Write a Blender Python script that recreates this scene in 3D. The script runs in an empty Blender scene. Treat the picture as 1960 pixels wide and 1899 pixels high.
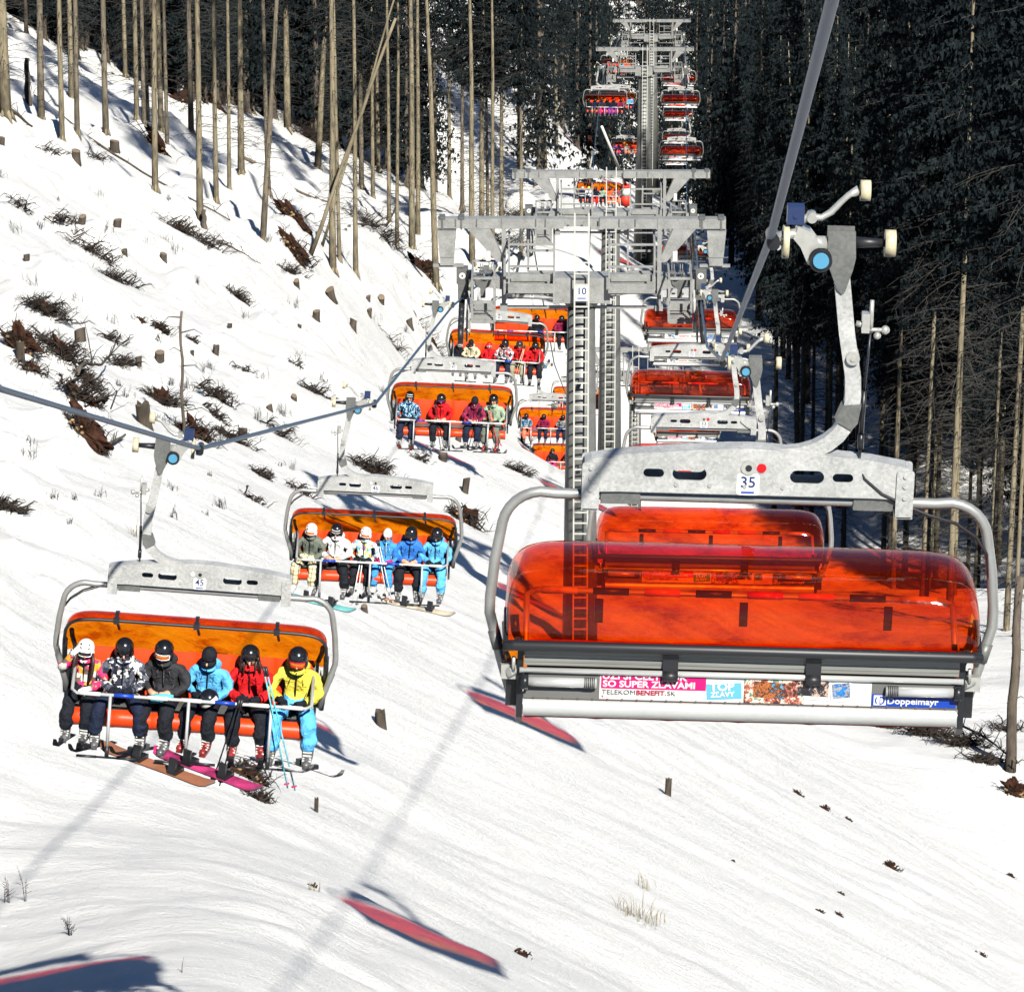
import bpy, math, random
import numpy as np
from mathutils import Vector, Matrix, Euler
from mathutils.geometry import tessellate_polygon

rnd = random.Random(7)
R = math.radians
scene = bpy.context.scene
COL = scene.collection

# ---------------------------------------------------------------- camera, sky, sun, exposure
F = 10370.0            # focal length in units of a 1960-wide picture (a long telephoto)
PITCH = R(20.0)        # looking down the slope
cam_data = bpy.data.cameras.new("camera")
cam_data.sensor_width = 36.0
cam_data.lens = F / 1960.0 * 36.0
cam_data.clip_start = 1.0
cam_data.clip_end = 6000.0
cam = bpy.data.objects.new("camera", cam_data)
cam.location = (0, 0, 0)
cam.rotation_euler = (math.pi / 2 - PITCH, 0, 0)
COL.objects.link(cam)
scene.camera = cam

SUN_VEC = Vector((4.4, -14.0, 12.5)).normalized()      # from the scene towards the sun
sun_el = math.asin(SUN_VEC.z)
sun_az = math.atan2(SUN_VEC.x, SUN_VEC.y)

world = bpy.data.worlds.new("World")
scene.world = world
world.use_nodes = True
wn = world.node_tree
wn.nodes.clear()
w_out = wn.nodes.new("ShaderNodeOutputWorld")
w_bg = wn.nodes.new("ShaderNodeBackground")
w_sky = wn.nodes.new("ShaderNodeTexSky")
w_sky.sky_type = 'NISHITA'
w_sky.sun_disc = False
w_sky.sun_elevation = sun_el
w_sky.sun_rotation = sun_az
w_sky.altitude = 2500
w_sky.air_density = 1.0
w_sky.dust_density = 0.0
w_sky.ozone_density = 6.0
w_bg.inputs["Strength"].default_value = 0.05
wn.links.new(w_sky.outputs[0], w_bg.inputs[0])
wn.links.new(w_bg.outputs[0], w_out.inputs[0])

sun_data = bpy.data.lights.new("sun", 'SUN')
sun_data.energy = 5.0
sun_data.angle = R(0.8)
sun_data.color = (1.0, 0.955, 0.87)
sun = bpy.data.objects.new("sun", sun_data)
sun.rotation_euler = SUN_VEC.to_track_quat('Z', 'Y').to_euler()
COL.objects.link(sun)

scene.view_settings.view_transform = 'Standard'
scene.view_settings.look = 'None'
scene.view_settings.exposure = 0.84
scene.view_settings.gamma = 1.0
scene.view_settings.use_curve_mapping = False
scene.render.engine = 'CYCLES'
scene.cycles.diffuse_bounces = 0
scene.cycles.glossy_bounces = 2
scene.cycles.transparent_max_bounces = 16
scene.cycles.max_bounces = 8

SP, CP = math.sin(PITCH), math.cos(PITCH)

def P(px, py, d):
    """world point on the line of sight through picture position (px, py) at axial distance d"""
    u = (px - 980.0) / F
    v = -(py - 949.5) / F
    return Vector((u * d, d * (CP + v * SP), d * (v * CP - SP)))

# ---------------------------------------------------------------- materials
MATS = {}
def _nodes(name):
    m = bpy.data.materials.new(name)
    m.use_nodes = True
    nt = m.node_tree
    b = nt.nodes["Principled BSDF"]
    return m, nt, b

def tex_coord(nt, scale=(1, 1, 1), kind="Object"):
    tc = nt.nodes.new("ShaderNodeTexCoord")
    mp = nt.nodes.new("ShaderNodeMapping")
    mp.inputs["Scale"].default_value = scale
    nt.links.new(tc.outputs[kind], mp.inputs[0])
    return mp.outputs[0]

def noise(nt, vec, scale, detail=4, rough=0.6):
    n = nt.nodes.new("ShaderNodeTexNoise")
    n.inputs["Scale"].default_value = scale
    n.inputs["Detail"].default_value = detail
    n.inputs["Roughness"].default_value = rough
    if vec is not None:
        nt.links.new(vec, n.inputs["Vector"])
    return n.outputs["Fac"]

def ramp(nt, fac, stops):
    r = nt.nodes.new("ShaderNodeValToRGB")
    els = r.color_ramp.elements
    while len(els) < len(stops):
        els.new(0.5)
    for e, (p, c) in zip(els, stops):
        e.position = p
        e.color = (c[0], c[1], c[2], 1)
    nt.links.new(fac, r.inputs[0])
    return r.outputs[0]

def bump(nt, b, h, strength=0.3, dist=0.02):
    bp = nt.nodes.new("ShaderNodeBump")
    bp.inputs["Strength"].default_value = strength
    bp.inputs["Distance"].default_value = dist
    nt.links.new(h, bp.inputs["Height"])
    nt.links.new(bp.outputs[0], b.inputs["Normal"])

def mat(name, col, rough=0.6, metal=0.0, var=0.25, nscale=6.0, bmp=0.15, bdist=0.01, scale=(1, 1, 1), spec=0.5):
    """plain surface with a little procedural colour variation and relief"""
    if name in MATS:
        return MATS[name]
    m, nt, b = _nodes(name)
    v = tex_coord(nt, scale)
    f = noise(nt, v, nscale, 5)
    c = ramp(nt, f, [(0.3, tuple(x * (1 - var) for x in col)), (0.7, tuple(min(1, x * (1 + var)) for x in col))])
    nt.links.new(c, b.inputs["Base Color"])
    b.inputs["Roughness"].default_value = rough
    b.inputs["Metallic"].default_value = metal
    b.inputs["Specular IOR Level"].default_value = spec
    if bmp:
        bump(nt, b, f, bmp, bdist)
    MATS[name] = m
    return m

def plastic(name, col, rough=0.35):
    return mat(name, col, rough, 0, 0.06, 3, 0.0)

def galv(name, lo, hi):
    """spangled hot-dip galvanised steel"""
    m, nt, b = _nodes(name)
    v = tex_coord(nt)
    vo = nt.nodes.new("ShaderNodeTexVoronoi")
    vo.inputs["Scale"].default_value = 55
    nt.links.new(v, vo.inputs["Vector"])
    f2 = noise(nt, v, 3.0, 6, 0.7)
    mx = nt.nodes.new("ShaderNodeMath"); mx.operation = 'MULTIPLY_ADD'
    sp = nt.nodes.new("ShaderNodeSeparateColor")
    nt.links.new(vo.outputs["Color"], sp.inputs[0])
    nt.links.new(sp.outputs[0], mx.inputs[0]); mx.inputs[1].default_value = 0.24
    nt.links.new(f2, mx.inputs[2])
    c = ramp(nt, mx.outputs[0], [(0.35, lo), (0.95, hi)])
    nt.links.new(c, b.inputs["Base Color"])
    b.inputs["Metallic"].default_value = 0.25
    b.inputs["Roughness"].default_value = 0.45
    MATS[name] = m
    return m

M_GALV = galv("galvanised_steel", (0.30, 0.305, 0.298), (0.60, 0.605, 0.59))
M_TOWER = galv("tower_galvanised_steel", (0.19, 0.195, 0.188), (0.40, 0.405, 0.39))
M_GALVD = galv("weathered_galvanised_steel", (0.09, 0.095, 0.092), (0.19, 0.195, 0.187))
M_TUBE = mat("grey_tube_steel", (0.29, 0.295, 0.285), 0.42, 0.45, 0.12, 8, 0.05)
M_ALU = mat("aluminium_profile", (0.55, 0.56, 0.55), 0.3, 0.45, 0.06, 4, 0.0)
M_RIB = mat("ribbed_grey_panel", (0.22, 0.225, 0.21), 0.45, 0.3, 0.25, 3, 0.0, scale=(0.4, 1, 14))
M_PANEL = mat("dull_grey_panel", (0.12, 0.12, 0.115), 0.6, 0.0, 0.08, 4, 0.0)
M_CAST = mat("cast_aluminium", (0.46, 0.46, 0.43), 0.32, 0.5, 0.15, 12, 0.1)
M_BLACK = plastic("black_rubber", (0.012, 0.013, 0.016), 0.45)
M_BLACKM = mat("black_metal", (0.02, 0.022, 0.026), 0.35, 0.4, 0.3, 8, 0.0)
M_CREAM = mat("cream_rubber_roller", (0.50, 0.45, 0.30), 0.5, 0, 0.2, 14, 0.0)
M_BLUECAP = plastic("light_blue_cap", (0.07, 0.25, 0.40), 0.4)
M_WHITE = plastic("white_paint", (0.66, 0.66, 0.63), 0.45)
M_RED = plastic("red_reflector", (0.55, 0.005, 0.01), 0.35)
M_BLUE = plastic("logo_blue", (0.005, 0.045, 0.35), 0.4)
M_MAGENTA = plastic("magenta_print", (0.55, 0.005, 0.14), 0.45)
M_CYAN = plastic("pale_cyan_print", (0.10, 0.38, 0.55), 0.45)
M_NAVYTXT = plastic("dark_blue_print", (0.005, 0.02, 0.12), 0.5)
M_GREYTXT = plastic("grey_print", (0.08, 0.08, 0.085), 0.5)
M_DARKRED = plastic("dark_red_print", (0.35, 0.005, 0.04), 0.5)
M_YELLOW = plastic("yellow_paint", (0.75, 0.5, 0.03), 0.5)
M_SIGNRED = plastic("red_padding", (0.60, 0.03, 0.012), 0.6)
M_ROPE = mat("steel_wire_rope", (0.012, 0.055, 0.12), 0.5, 0.1, 0.3, 60, 0.4, 0.01)
M_ORANGE = mat("orange_vinyl", (0.62, 0.045, 0.004), 0.42, 0, 0.10, 3, 0.25, 0.03)
M_CONC = mat("concrete", (0.30, 0.29, 0.26), 0.9, 0, 0.2, 3, 0.3)

def canopy_material():
    """tinted transparent polycarbonate: light goes through coloured, the surface still reflects"""
    m = bpy.data.materials.new("orange_polycarbonate")
    m.use_nodes = True
    nt = m.node_tree
    nt.nodes.clear()
    out = nt.nodes.new("ShaderNodeOutputMaterial")
    tr = nt.nodes.new("ShaderNodeBsdfTransparent")
    gl = nt.nodes.new("ShaderNodeBsdfGlossy")
    df = nt.nodes.new("ShaderNodeBsdfDiffuse")
    fr = nt.nodes.new("ShaderNodeFresnel"); fr.inputs[0].default_value = 1.5
    geo = nt.nodes.new("ShaderNodeNewGeometry")
    ior = nt.nodes.new("ShaderNodeMapRange"); ior.inputs["To Min"].default_value = 1.5; ior.inputs["To Max"].default_value = 0.667
    nt.links.new(geo.outputs["Backfacing"], ior.inputs["Value"]); nt.links.new(ior.outputs[0], fr.inputs[0])
    m1 = nt.nodes.new("ShaderNodeMixShader"); m2 = nt.nodes.new("ShaderNodeMixShader")
    v = tex_coord(nt, (1, 1, 2.2))
    f = noise(nt, v, 2.0, 7, 0.7)
    c = ramp(nt, f, [(0.34, (0.55, 0.075, 0.001)), (0.42, (0.82, 0.19, 0.003)), (0.52, (0.93, 0.25, 0.004)), (0.70, (0.97, 0.30, 0.006))])  # mottled tint: scuffs, and dark reflections of the surroundings painted in
    nt.links.new(c, tr.inputs[0])
    df.inputs[0].default_value = (0.75, 0.05, 0.004, 1)
    gl.inputs["Roughness"].default_value = 0.06
    m1.inputs[0].default_value = 0.035
    nt.links.new(tr.outputs[0], m1.inputs[1]); nt.links.new(df.outputs[0], m1.inputs[2])
    mul = nt.nodes.new("ShaderNodeMath"); mul.operation = 'MULTIPLY'; mul.inputs[1].default_value = 0.75
    nt.links.new(fr.outputs[0], mul.inputs[0])
    nt.links.new(mul.outputs[0], m2.inputs[0])
    nt.links.new(m1.outputs[0], m2.inputs[1]); nt.links.new(gl.outputs[0], m2.inputs[2])
    nt.links.new(m2.outputs[0], out.inputs[0])
    bp = nt.nodes.new("ShaderNodeBump"); bp.inputs["Strength"].default_value = 0.13; bp.inputs["Distance"].default_value = 0.03
    nt.links.new(noise(nt, v, 5.0, 3), bp.inputs["Height"])
    nt.links.new(bp.outputs[0], gl.inputs["Normal"])
    return m
M_CANOPY = canopy_material()

# ---------------------------------------------------------------- mesh helpers
class MB:
    """collects shapes and builds ONE mesh"""
    def __init__(s):
        s.v = []; s.f = []; s.m = []; s.sm = []; s.cur = 0
    def _add(s, vs, fs, smooth=False):
        o = len(s.v)
        s.v.extend([tuple(p) for p in vs])
        for f in fs:
            s.f.append(tuple(i + o for i in f)); s.m.append(s.cur); s.sm.append(smooth)
        return s
    def mi(s, i):
        s.cur = i; return s
    def box(s, c, size, rot=None):
        hx, hy, hz = size[0] / 2, size[1] / 2, size[2] / 2
        vs = [Vector((x, y, z)) for x in (-hx, hx) for y in (-hy, hy) for z in (-hz, hz)]
        if rot is not None:
            vs = [rot @ p for p in vs]
        c = Vector(c)
        vs = [p + c for p in vs]
        return s._add(vs, [(0, 1, 3, 2), (4, 6, 7, 5), (0, 4, 5, 1), (2, 3, 7, 6), (0, 2, 6, 4), (1, 5, 7, 3)])
    def bar(s, a, b, w, h=None, up=Vector((0, 0, 1))):
        """rectangular bar from a to b"""
        a = Vector(a); b = Vector(b); h = h or w
        d = (b - a)
        if d.length < 1e-6: return s
        dn = d.normalized()
        if abs(dn.dot(up)) > 0.98: up = Vector((0, 1, 0))
        x = dn.cross(up).normalized(); y = x.cross(dn)
        vs = []
        for p in (a, b):
            for sx, sy in ((-1, -1), (1, -1), (1, 1), (-1, 1)):
                vs.append(p + x * (sx * w / 2) + y * (sy * h / 2))
        return s._add(vs, [(3, 2, 1, 0), (4, 5, 6, 7), (0, 1, 5, 4), (1, 2, 6, 5), (2, 3, 7, 6), (3, 0, 4, 7)])
    def tube(s, pts, r, n=8, cap=True, smooth=True):
        pts = [Vector(p) for p in pts]
        k = len(pts)
        rs = r if isinstance(r, (list, tuple)) else [r] * k
        vs = []; fs = []
        prev = None
        for i, p in enumerate(pts):
            t = (pts[min(i + 1, k - 1)] - pts[max(i - 1, 0)]).normalized()
            if prev is None:
                up = Vector((0, 0, 1)) if abs(t.z) < 0.9 else Vector((0, 1, 0))
                x = t.cross(up).normalized()
            else:
                x = (prev - t * prev.dot(t)).normalized()
            prev = x
            y = t.cross(x)
            for j in range(n):
                a = 2 * math.pi * j / n
                vs.append(p + (x * math.cos(a) + y * math.sin(a)) * rs[i])
        for i in range(k - 1):
            for j in range(n):
                j2 = (j + 1) % n
                fs.append((i * n + j, i * n + j2, (i + 1) * n + j2, (i + 1) * n + j))
        s._add(vs, fs, smooth)
        if cap:
            o = len(s.v) - len(vs)
            s.f.append(tuple(o + j for j in range(n))[::-1]); s.m.append(s.cur); s.sm.append(False)
            s.f.append(tuple(o + (k - 1) * n + j for j in range(n))); s.m.append(s.cur); s.sm.append(False)
        return s
    def cyl(s, a, b, r, n=16, r2=None, smooth=True):
        return s.tube([a, b], [r, r if r2 is None else r2], n, True, smooth)
    def ell(s, c, r, nu=14, nv=9, v0=-1.0, v1=1.0, rot=None):
        """ellipsoid between normalised heights v0..v1"""
        c = Vector(c); vs = []; fs = []
        a0, a1 = math.asin(v0), math.asin(v1)
        for i in range(nv + 1):
            a = a0 + (a1 - a0) * i / nv
            for j in range(nu):
                b = 2 * math.pi * j / nu
                p = Vector((r[0] * math.cos(a) * math.cos(b), r[1] * math.cos(a) * math.sin(b), r[2] * math.sin(a)))
                if rot is not None: p = rot @ p
                vs.append(c + p)
        for i in range(nv):
            for j in range(nu):
                j2 = (j + 1) % nu
                fs.append((i * nu + j, i * nu + j2, (i + 1) * nu + j2, (i + 1) * nu + j))
        return s._add(vs, fs, True)
    def prism(s, outer, y0, y1, holes=(), plane='xz', M=None):
        """polygon (with holes) extruded between y0 and y1"""
        polys = [list(outer)] + [list(h) for h in holes]
        flat = [p for q in polys for p in q]
        tris = tessellate_polygon([[Vector((p[0], p[1], 0)) for p in q] for q in polys])
        def pt(p, y):
            if plane == 'xz': q = Vector((p[0], y, p[1]))
            elif plane == 'yz': q = Vector((y, p[0], p[1]))
            else: q = Vector((p[0], p[1], y))
            return M @ q if M is not None else q
        vs = [pt(p, y0) for p in flat] + [pt(p, y1) for p in flat]
        n = len(flat)
        fs = []
        for t in tris:
            fs.append(tuple(t)); fs.append(tuple(i + n for i in reversed(t)))
        o = 0
        for q in polys:
            k = len(q)
            for i in range(k):
                j = (i + 1) % k
                fs.append((o + i, o + j, n + o + j, n + o + i))
            o += k
        return s._add(vs, fs)
    def grid(s, fn, nu, nv, smooth=True, closed=False):
        vs = [fn(i / nu, j / nv) for i in range(nu + 1) for j in range(nv + 1)]
        fs = [(i * (nv + 1) + j, (i + 1) * (nv + 1) + j, (i + 1) * (nv + 1) + j + 1, i * (nv + 1) + j + 1) for i in range(nu) for j in range(nv)]
        return s._add(vs, fs, smooth)
    def split(s, cuts, axis=0):
        out = [MB() for _ in range(len(cuts) + 1)]
        for f, m, sm in zip(s.f, s.m, s.sm):
            c = sum(s.v[i][axis] for i in f) / len(f)
            b = out[sum(c > k for k in cuts)]
            b.cur = m
            b._add([s.v[i] for i in f], [tuple(range(len(f)))], sm)
        for b in out: b.weld()
        return out
    def weld(s):
        seen = {}; nv = []; mp = []
        for p in s.v:
            k = (round(p[0], 5), round(p[1], 5), round(p[2], 5))
            if k not in seen: seen[k] = len(nv); nv.append(p)
            mp.append(seen[k])
        s.v = nv; s.f = [tuple(mp[i] for i in f) for f in s.f]
        keep = [i for i, f in enumerate(s.f) if len(set(f)) == len(f)]
        s.f = [s.f[i] for i in keep]; s.m = [s.m[i] for i in keep]; s.sm = [s.sm[i] for i in keep]
    def mesh(s, name, mats):
        me = bpy.data.meshes.new(name)
        me.from_pydata(s.v, [], s.f)
        if not isinstance(mats, (list, tuple)): mats = [mats]
        for m in mats: me.materials.append(m)
        me.polygons.foreach_set("material_index", s.m)
        me.polygons.foreach_set("use_smooth", s.sm)
        me.update()
        return me

def tag(o, label=None, cat=None, group=None, kind=None):
    if label: o["label"] = label
    if cat: o["category"] = cat
    if group: o["group"] = group
    if kind: o["kind"] = kind
    return o

def obj(name, me, parent=None, loc=None, rot=None, scale=None):
    o = bpy.data.objects.new(name, me)
    COL.objects.link(o)
    if parent is not None: o.parent = parent
    if loc is not None: o.location = loc
    if rot is not None: o.rotation_euler = rot
    if scale is not None: o.scale = scale
    return o

def empty(name, loc=(0, 0, 0), rot=(0, 0, 0), label=None, cat=None, group=None):
    o = bpy.data.objects.new(name, None)
    o.empty_display_size = 0.3
    COL.objects.link(o)
    o.location = loc; o.rotation_euler = rot
    return tag(o, label, cat, group)

class Kit:
    """a thing as a list of parts (shared meshes) that is stamped out as separate objects"""
    def __init__(s): s.n = []
    def add(s, name, me, parent=None, label=None, kind=None):
        s.n.append((name, me, parent, label, kind)); return len(s.n) - 1
    def add_x(s, name, mb, mats, cuts, parent=None):
        for b in mb.split(cuts):
            if b.f: s.add(name, b.mesh(name, mats), parent)
    def stamp(s, root, override=None):
        made = []
        for i, (name, me, par, label, kind) in enumerate(s.n):
            if override and i in override:
                me = override[i]
            if me is None: made.append(None); continue
            o = bpy.data.objects.new(name, me)
            COL.objects.link(o)
            o.parent = root if par is None else made[par]
            if label: o["label"] = label
            if kind: o["kind"] = kind
            made.append(o)
        return made

def arc(cx, cz, r, a0, a1, n, rz=None):
    rz = rz or r
    return [(cx + r * math.cos(R(a0 + (a1 - a0) * i / n)), cz + rz * math.sin(R(a0 + (a1 - a0) * i / n))) for i in range(n + 1)]

def text_mesh(body, size, m, bold=0.0, sx=1.0, depth=0.002, align='CENTER'):
    cu = bpy.data.curves.new("txt", 'FONT')
    cu.body = body; cu.size = size; cu.align_x = align; cu.align_y = 'CENTER'
    cu.offset = bold; cu.extrude = depth; cu.resolution_u = 3
    o = bpy.data.objects.new("txt", cu)
    COL.objects.link(o)
    dg = bpy.context.evaluated_depsgraph_get()
    me = bpy.data.meshes.new_from_object(o.evaluated_get(dg))
    bpy.data.objects.remove(o); bpy.data.curves.remove(cu)
    me.transform(Matrix.Diagonal((sx, 1, 1, 1)))
    me.materials.clear(); me.materials.append(m)
    return me

# numpy value noise
_rng = np.random.RandomState(11)
_T = _rng.rand(256, 256)
def vnoise(x, y):
    xi = np.floor(x).astype(np.int64); yi = np.floor(y).astype(np.int64)
    fx = x - xi; fy = y - yi
    fx = fx * fx * (3 - 2 * fx); fy = fy * fy * (3 - 2 * fy)
    a = _T[xi & 255, yi & 255]; b = _T[(xi + 1) & 255, yi & 255]
    c = _T[xi & 255, (yi + 1) & 255]; d = _T[(xi + 1) & 255, (yi + 1) & 255]
    return (a * (1 - fx) + b * fx) * (1 - fy) + (c * (1 - fx) + d * fx) * fy - 0.5
def fbm(x, y, o=4):
    s = 0; a = 1.0
    for i in range(o):
        s = s + a * vnoise(x * 2 ** i + 17.3 * i, y * 2 ** i + 5.1 * i); a *= 0.5
    return s
# ---------------------------------------------------------------- the two rope strands
def rx_right(d): return 1298 + 6200.0 / d
def rx_left(d): return 1289 - 57700.0 / d
ROPE_R = [(21, 0), (35, 455), (73.6, 690), (111, 664), (136, 598), (149, 560), (180, 476), (203, 436), (211, 436), (222, 553), (259, 712), (303, 777), (328, 738), (337, 728), (368, 412), (407, 227), (430, 146), (438, 142), (459, 133), (511, 101), (553, 78), (558, 80), (600, 177), (640, 221), (680, 268), (760, 330)]
ROPE_L = [(26, -60), (44.8, 745), (63.6, 859), (101.3, 772), (136, 588), (149, 556), (177, 515), (203, 436), (211, 436), (222, 520), (253, 697), (291, 775), (328, 738), (337, 728), (378, 300), (416, 172), (430, 146), (438, 142), (480, 132), (540, 76), (553, 78), (558, 80), (590, 175), (634, 237), (700, 285), (760, 330)]
RP_R = [P(rx_right(d), y, d) for d, y in ROPE_R]
RP_R.insert(0, RP_R[0] + (RP_R[0] - RP_R[1]) * 0.75); ROPE_R.insert(0, (10.5, 0))
RP_L = [P(rx_left(d), y, d) for d, y in ROPE_L]

def interp(pts, y, k):
    ys = [p.y for p in pts]
    return float(np.interp(y, ys, [p[k] for p in pts]))

def rope_at(pts, table, d):
    """point of the rope at axial distance d"""
    ds = [t[0] for t in table]
    return Vector([float(np.interp(d, ds, [p[k] for p in pts])) for k in range(3)])

def lane_x(y):
    ys = np.array([p.y for p in RP_R]); a = np.interp(y, ys, [p.x for p in RP_R])
    ys = np.array([p.y for p in RP_L]); b = np.interp(y, ys, [p.x for p in RP_L])
    return (a + b) / 2

_py = np.arange(0, 1600, 1.0)
_rz = (np.interp(_py, [p.y for p in RP_R], [p.z for p in RP_R]) + np.interp(_py, [p.y for p in RP_L], [p.z for p in RP_L])) / 2
_clr = np.interp(_py, [0, 130, 190, 300, 380, 420, 520, 600], [10.5, 10.5, 10.5, 11, 14, 15, 16, 17])
_prof = _rz - _clr
_last = P(1290, 330, 760).y
_prof = np.where(_py > _last, _prof[int(_last)] - (_py - _last) * 0.04, _prof)
_k = np.exp(-0.5 * (np.arange(-30, 31) / 11.0) ** 2); _k /= _k.sum()
_prof = np.convolve(np.pad(_prof, 30, mode='edge'), _k, mode='valid')
_prof[:12] = _prof[12] + 0.36 * (12 - _py[:12])
_lin = _prof[100] - (_py - 100) * 0.295
_lin = np.where(_py < 100, _prof, _lin)
_lin = np.where(_py > 480, np.maximum(_lin, _lin[480]) , _lin)

def sstep(a, b, x):
    t = np.clip((x - a) / (b - a), 0, 1)
    return t * t * (3 - 2 * t)

def G0(x, y):
    x = np.asarray(x, float); y = np.asarray(y, float)
    xl = x - lane_x(y)
    pr = np.interp(y, _py, _prof); ln = np.interp(y, _py, _lin)
    L = np.maximum(-xl, 0); Rr = np.maximum(xl, 0)
    w = sstep(4, 19, L)
    gl = 0.55
    zl = pr * (1 - w) + ln * w + gl * L - 0.004 * np.maximum(L - 25, 0) ** 1.5
    zl = zl - 6.0 * sstep(3, 11, L) * (1 - sstep(54, 108, y))
    near = pr - 0.55 * Rr
    far = pr - 0.45 * np.minimum(Rr, 5) + 0.52 * np.maximum(Rr - np.interp(y, [200, 300, 340], [26, 20, 14]), 0) - 2.0 * sstep(3, 9, Rr) * (1 - sstep(190, 240, y))
    t = sstep(138, 158, y)
    zr = near * (1 - t) + far * t
    z = np.where(xl < 0, zl, zr)
    return z

def G(x, y):
    """height of the snow"""
    x = np.asarray(x, float); y = np.asarray(y, float)
    z = G0(x, y)
    fade = 1.0 / (1 + np.maximum(y - 150, 0) / 250)
    z = z + 1.1 * fbm(x / 19.0, y / 15.0, 3)
    # wind and slough ridges running across the fall of the side slope
    u = x * 0.9 + y * 0.10; v = y - 0.08 * x
    z = z + 0.14 * fbm(u / 7.0, v / 2.0, 3) * fade + 0.035 * fbm(u / 2.2 + 40, v / 0.5, 3) * fade
    z = z + 0.14 * fbm(x / 1.3, y / 1.1 + 9, 3) * fade * (0.4 + np.clip(fbm(x / 14 + 2, y / 11, 2) + 0.4, 0, 1))
    # hummocks in the cut-over area on the left
    xl = x - lane_x(y)
    h = sstep(6, 14, -xl)
    z = z + h * 0.20 * fbm(x / 1.2 + 7, y / 1.5, 3)
    z = z + h * 1.9 * np.maximum(fbm(x / 3.0 + 3, y / 4.0 + 8, 4) - 0.05, 0)
    return z

def g(x, y): return float(G(np.array([x]), np.array([y]))[0])

def on_ground(px, py, d0=55.0, d1=1300.0):
    """where the line of sight through (px, py) meets the snow"""
    ds = np.concatenate([np.arange(d0, 500, 0.5), np.arange(500, d1, 2)])
    u = (px - 980.0) / F; v = -(py - 949.5) / F
    X = u * ds; Y = ds * (CP + v * SP); Z = ds * (v * CP - SP)
    below = Z < G(X, Y)
    if not below.any(): return Vector((X[-1], Y[-1], float(G(X[-1:], Y[-1:])[0]))), ds[-1]
    i = int(np.argmax(below))
    return Vector((X[i], Y[i], float(G(X[i:i+1], Y[i:i+1])[0]))), float(ds[i])

def snow_material():
    m, nt, b = _nodes("snow")
    v = tex_coord(nt, (1, 1, 1))
    f = noise(nt, v, 0.8, 7, 0.65)
    mp = nt.nodes.new("ShaderNodeMapping"); mp.inputs["Scale"].default_value = (0.7, 1.8, 1.0); mp.inputs["Rotation"].default_value = (0, 0, R(7))
    nt.links.new(v, mp.inputs[0])
    f2 = noise(nt, mp.outputs[0], 2.2, 8, 0.7)
    f3 = noise(nt, v, 7.0, 9, 0.8)
    c = ramp(nt, f, [(0.3, (0.80, 0.80, 0.785)), (0.7, (0.90, 0.895, 0.868))])
    nt.links.new(c, b.inputs["Base Color"])
    b.inputs["Roughness"].default_value = 0.75
    b.inputs["Specular IOR Level"].default_value = 0.2
    a = nt.nodes.new("ShaderNodeMath"); a.operation = 'MULTIPLY_ADD'; a.inputs[1].default_value = 0.75
    nt.links.new(f2, a.inputs[0])
    a2 = nt.nodes.new("ShaderNodeMath"); a2.operation = 'MULTIPLY'; a2.inputs[1].default_value = 0.8
    nt.links.new(f3, a2.inputs[0]); nt.links.new(a2.outputs[0], a.inputs[2])
    bump(nt, b, a.outputs[0], 0.75, 0.16)
    return m
M_SNOW = snow_material()

def build_ground():
    xs = np.concatenate([np.linspace(-420, -90, 60)[:-1], np.linspace(-90, -26, 90)[:-1], np.arange(-26, 16, 0.22), np.linspace(16, 60, 90)[1:], np.linspace(60, 420, 60)[1:]])
    ys = np.concatenate([np.linspace(0, 55, 30)[:-1], np.arange(55, 150, 0.26), np.arange(150, 260, 0.5), np.arange(260, 430, 1.2), np.linspace(430, 1500, 160)])
    X, Y = np.meshgrid(xs, ys, indexing='ij')
    Z = G(X, Y)
    nx, ny = X.shape
    co = np.stack([X, Y, Z], -1).reshape(-1, 3)
    idx = np.arange(nx * ny).reshape(nx, ny)
    q = np.stack([idx[:-1, :-1], idx[1:, :-1], idx[1:, 1:], idx[:-1, 1:]], -1).reshape(-1, 4)
    me = bpy.data.meshes.new("snow_ground")
    me.vertices.add(len(co)); me.vertices.foreach_set("co", co.ravel())
    me.loops.add(q.size); me.loops.foreach_set("vertex_index", q.ravel().astype(np.int32))
    me.polygons.add(len(q)); me.polygons.foreach_set("loop_start", np.arange(0, q.size, 4, dtype=np.int32))
    me.polygons.foreach_set("use_smooth", np.ones(len(q), bool))
    me.update(calc_edges=True)
    me.materials.append(M_SNOW)
    o = obj("snow_ground", me)
    tag(o, "steep snow covered ski slope with wind ridges and tracks", kind="structure")
build_ground()

def rope(pts, label):
    mb = MB(); mb.tube(pts, 0.028, 8)
    o = obj("haul_rope", mb.mesh("haul_rope", M_ROPE))
    tag(o, label, "rope", "haul rope strands of the chairlift")
# ---------------------------------------------------------------- six-seat chair
# local frame: origin where the grip holds the rope, +Y where the riders face, +X the riders' right, Z up
XB = -0.10
W2 = 1.62
ZT = -1.79

def rrect(cx, cz, w, h, r=0.02, n=3):
    o = []
    for sx, sz, a in ((1, 1, 0), (-1, 1, 90), (-1, -1, 180), (1, -1, 270)):
        o += arc(cx + sx * (w / 2 - r), cz + sz * (h / 2 - r), r, a, a + 90, n)
    return o

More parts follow.
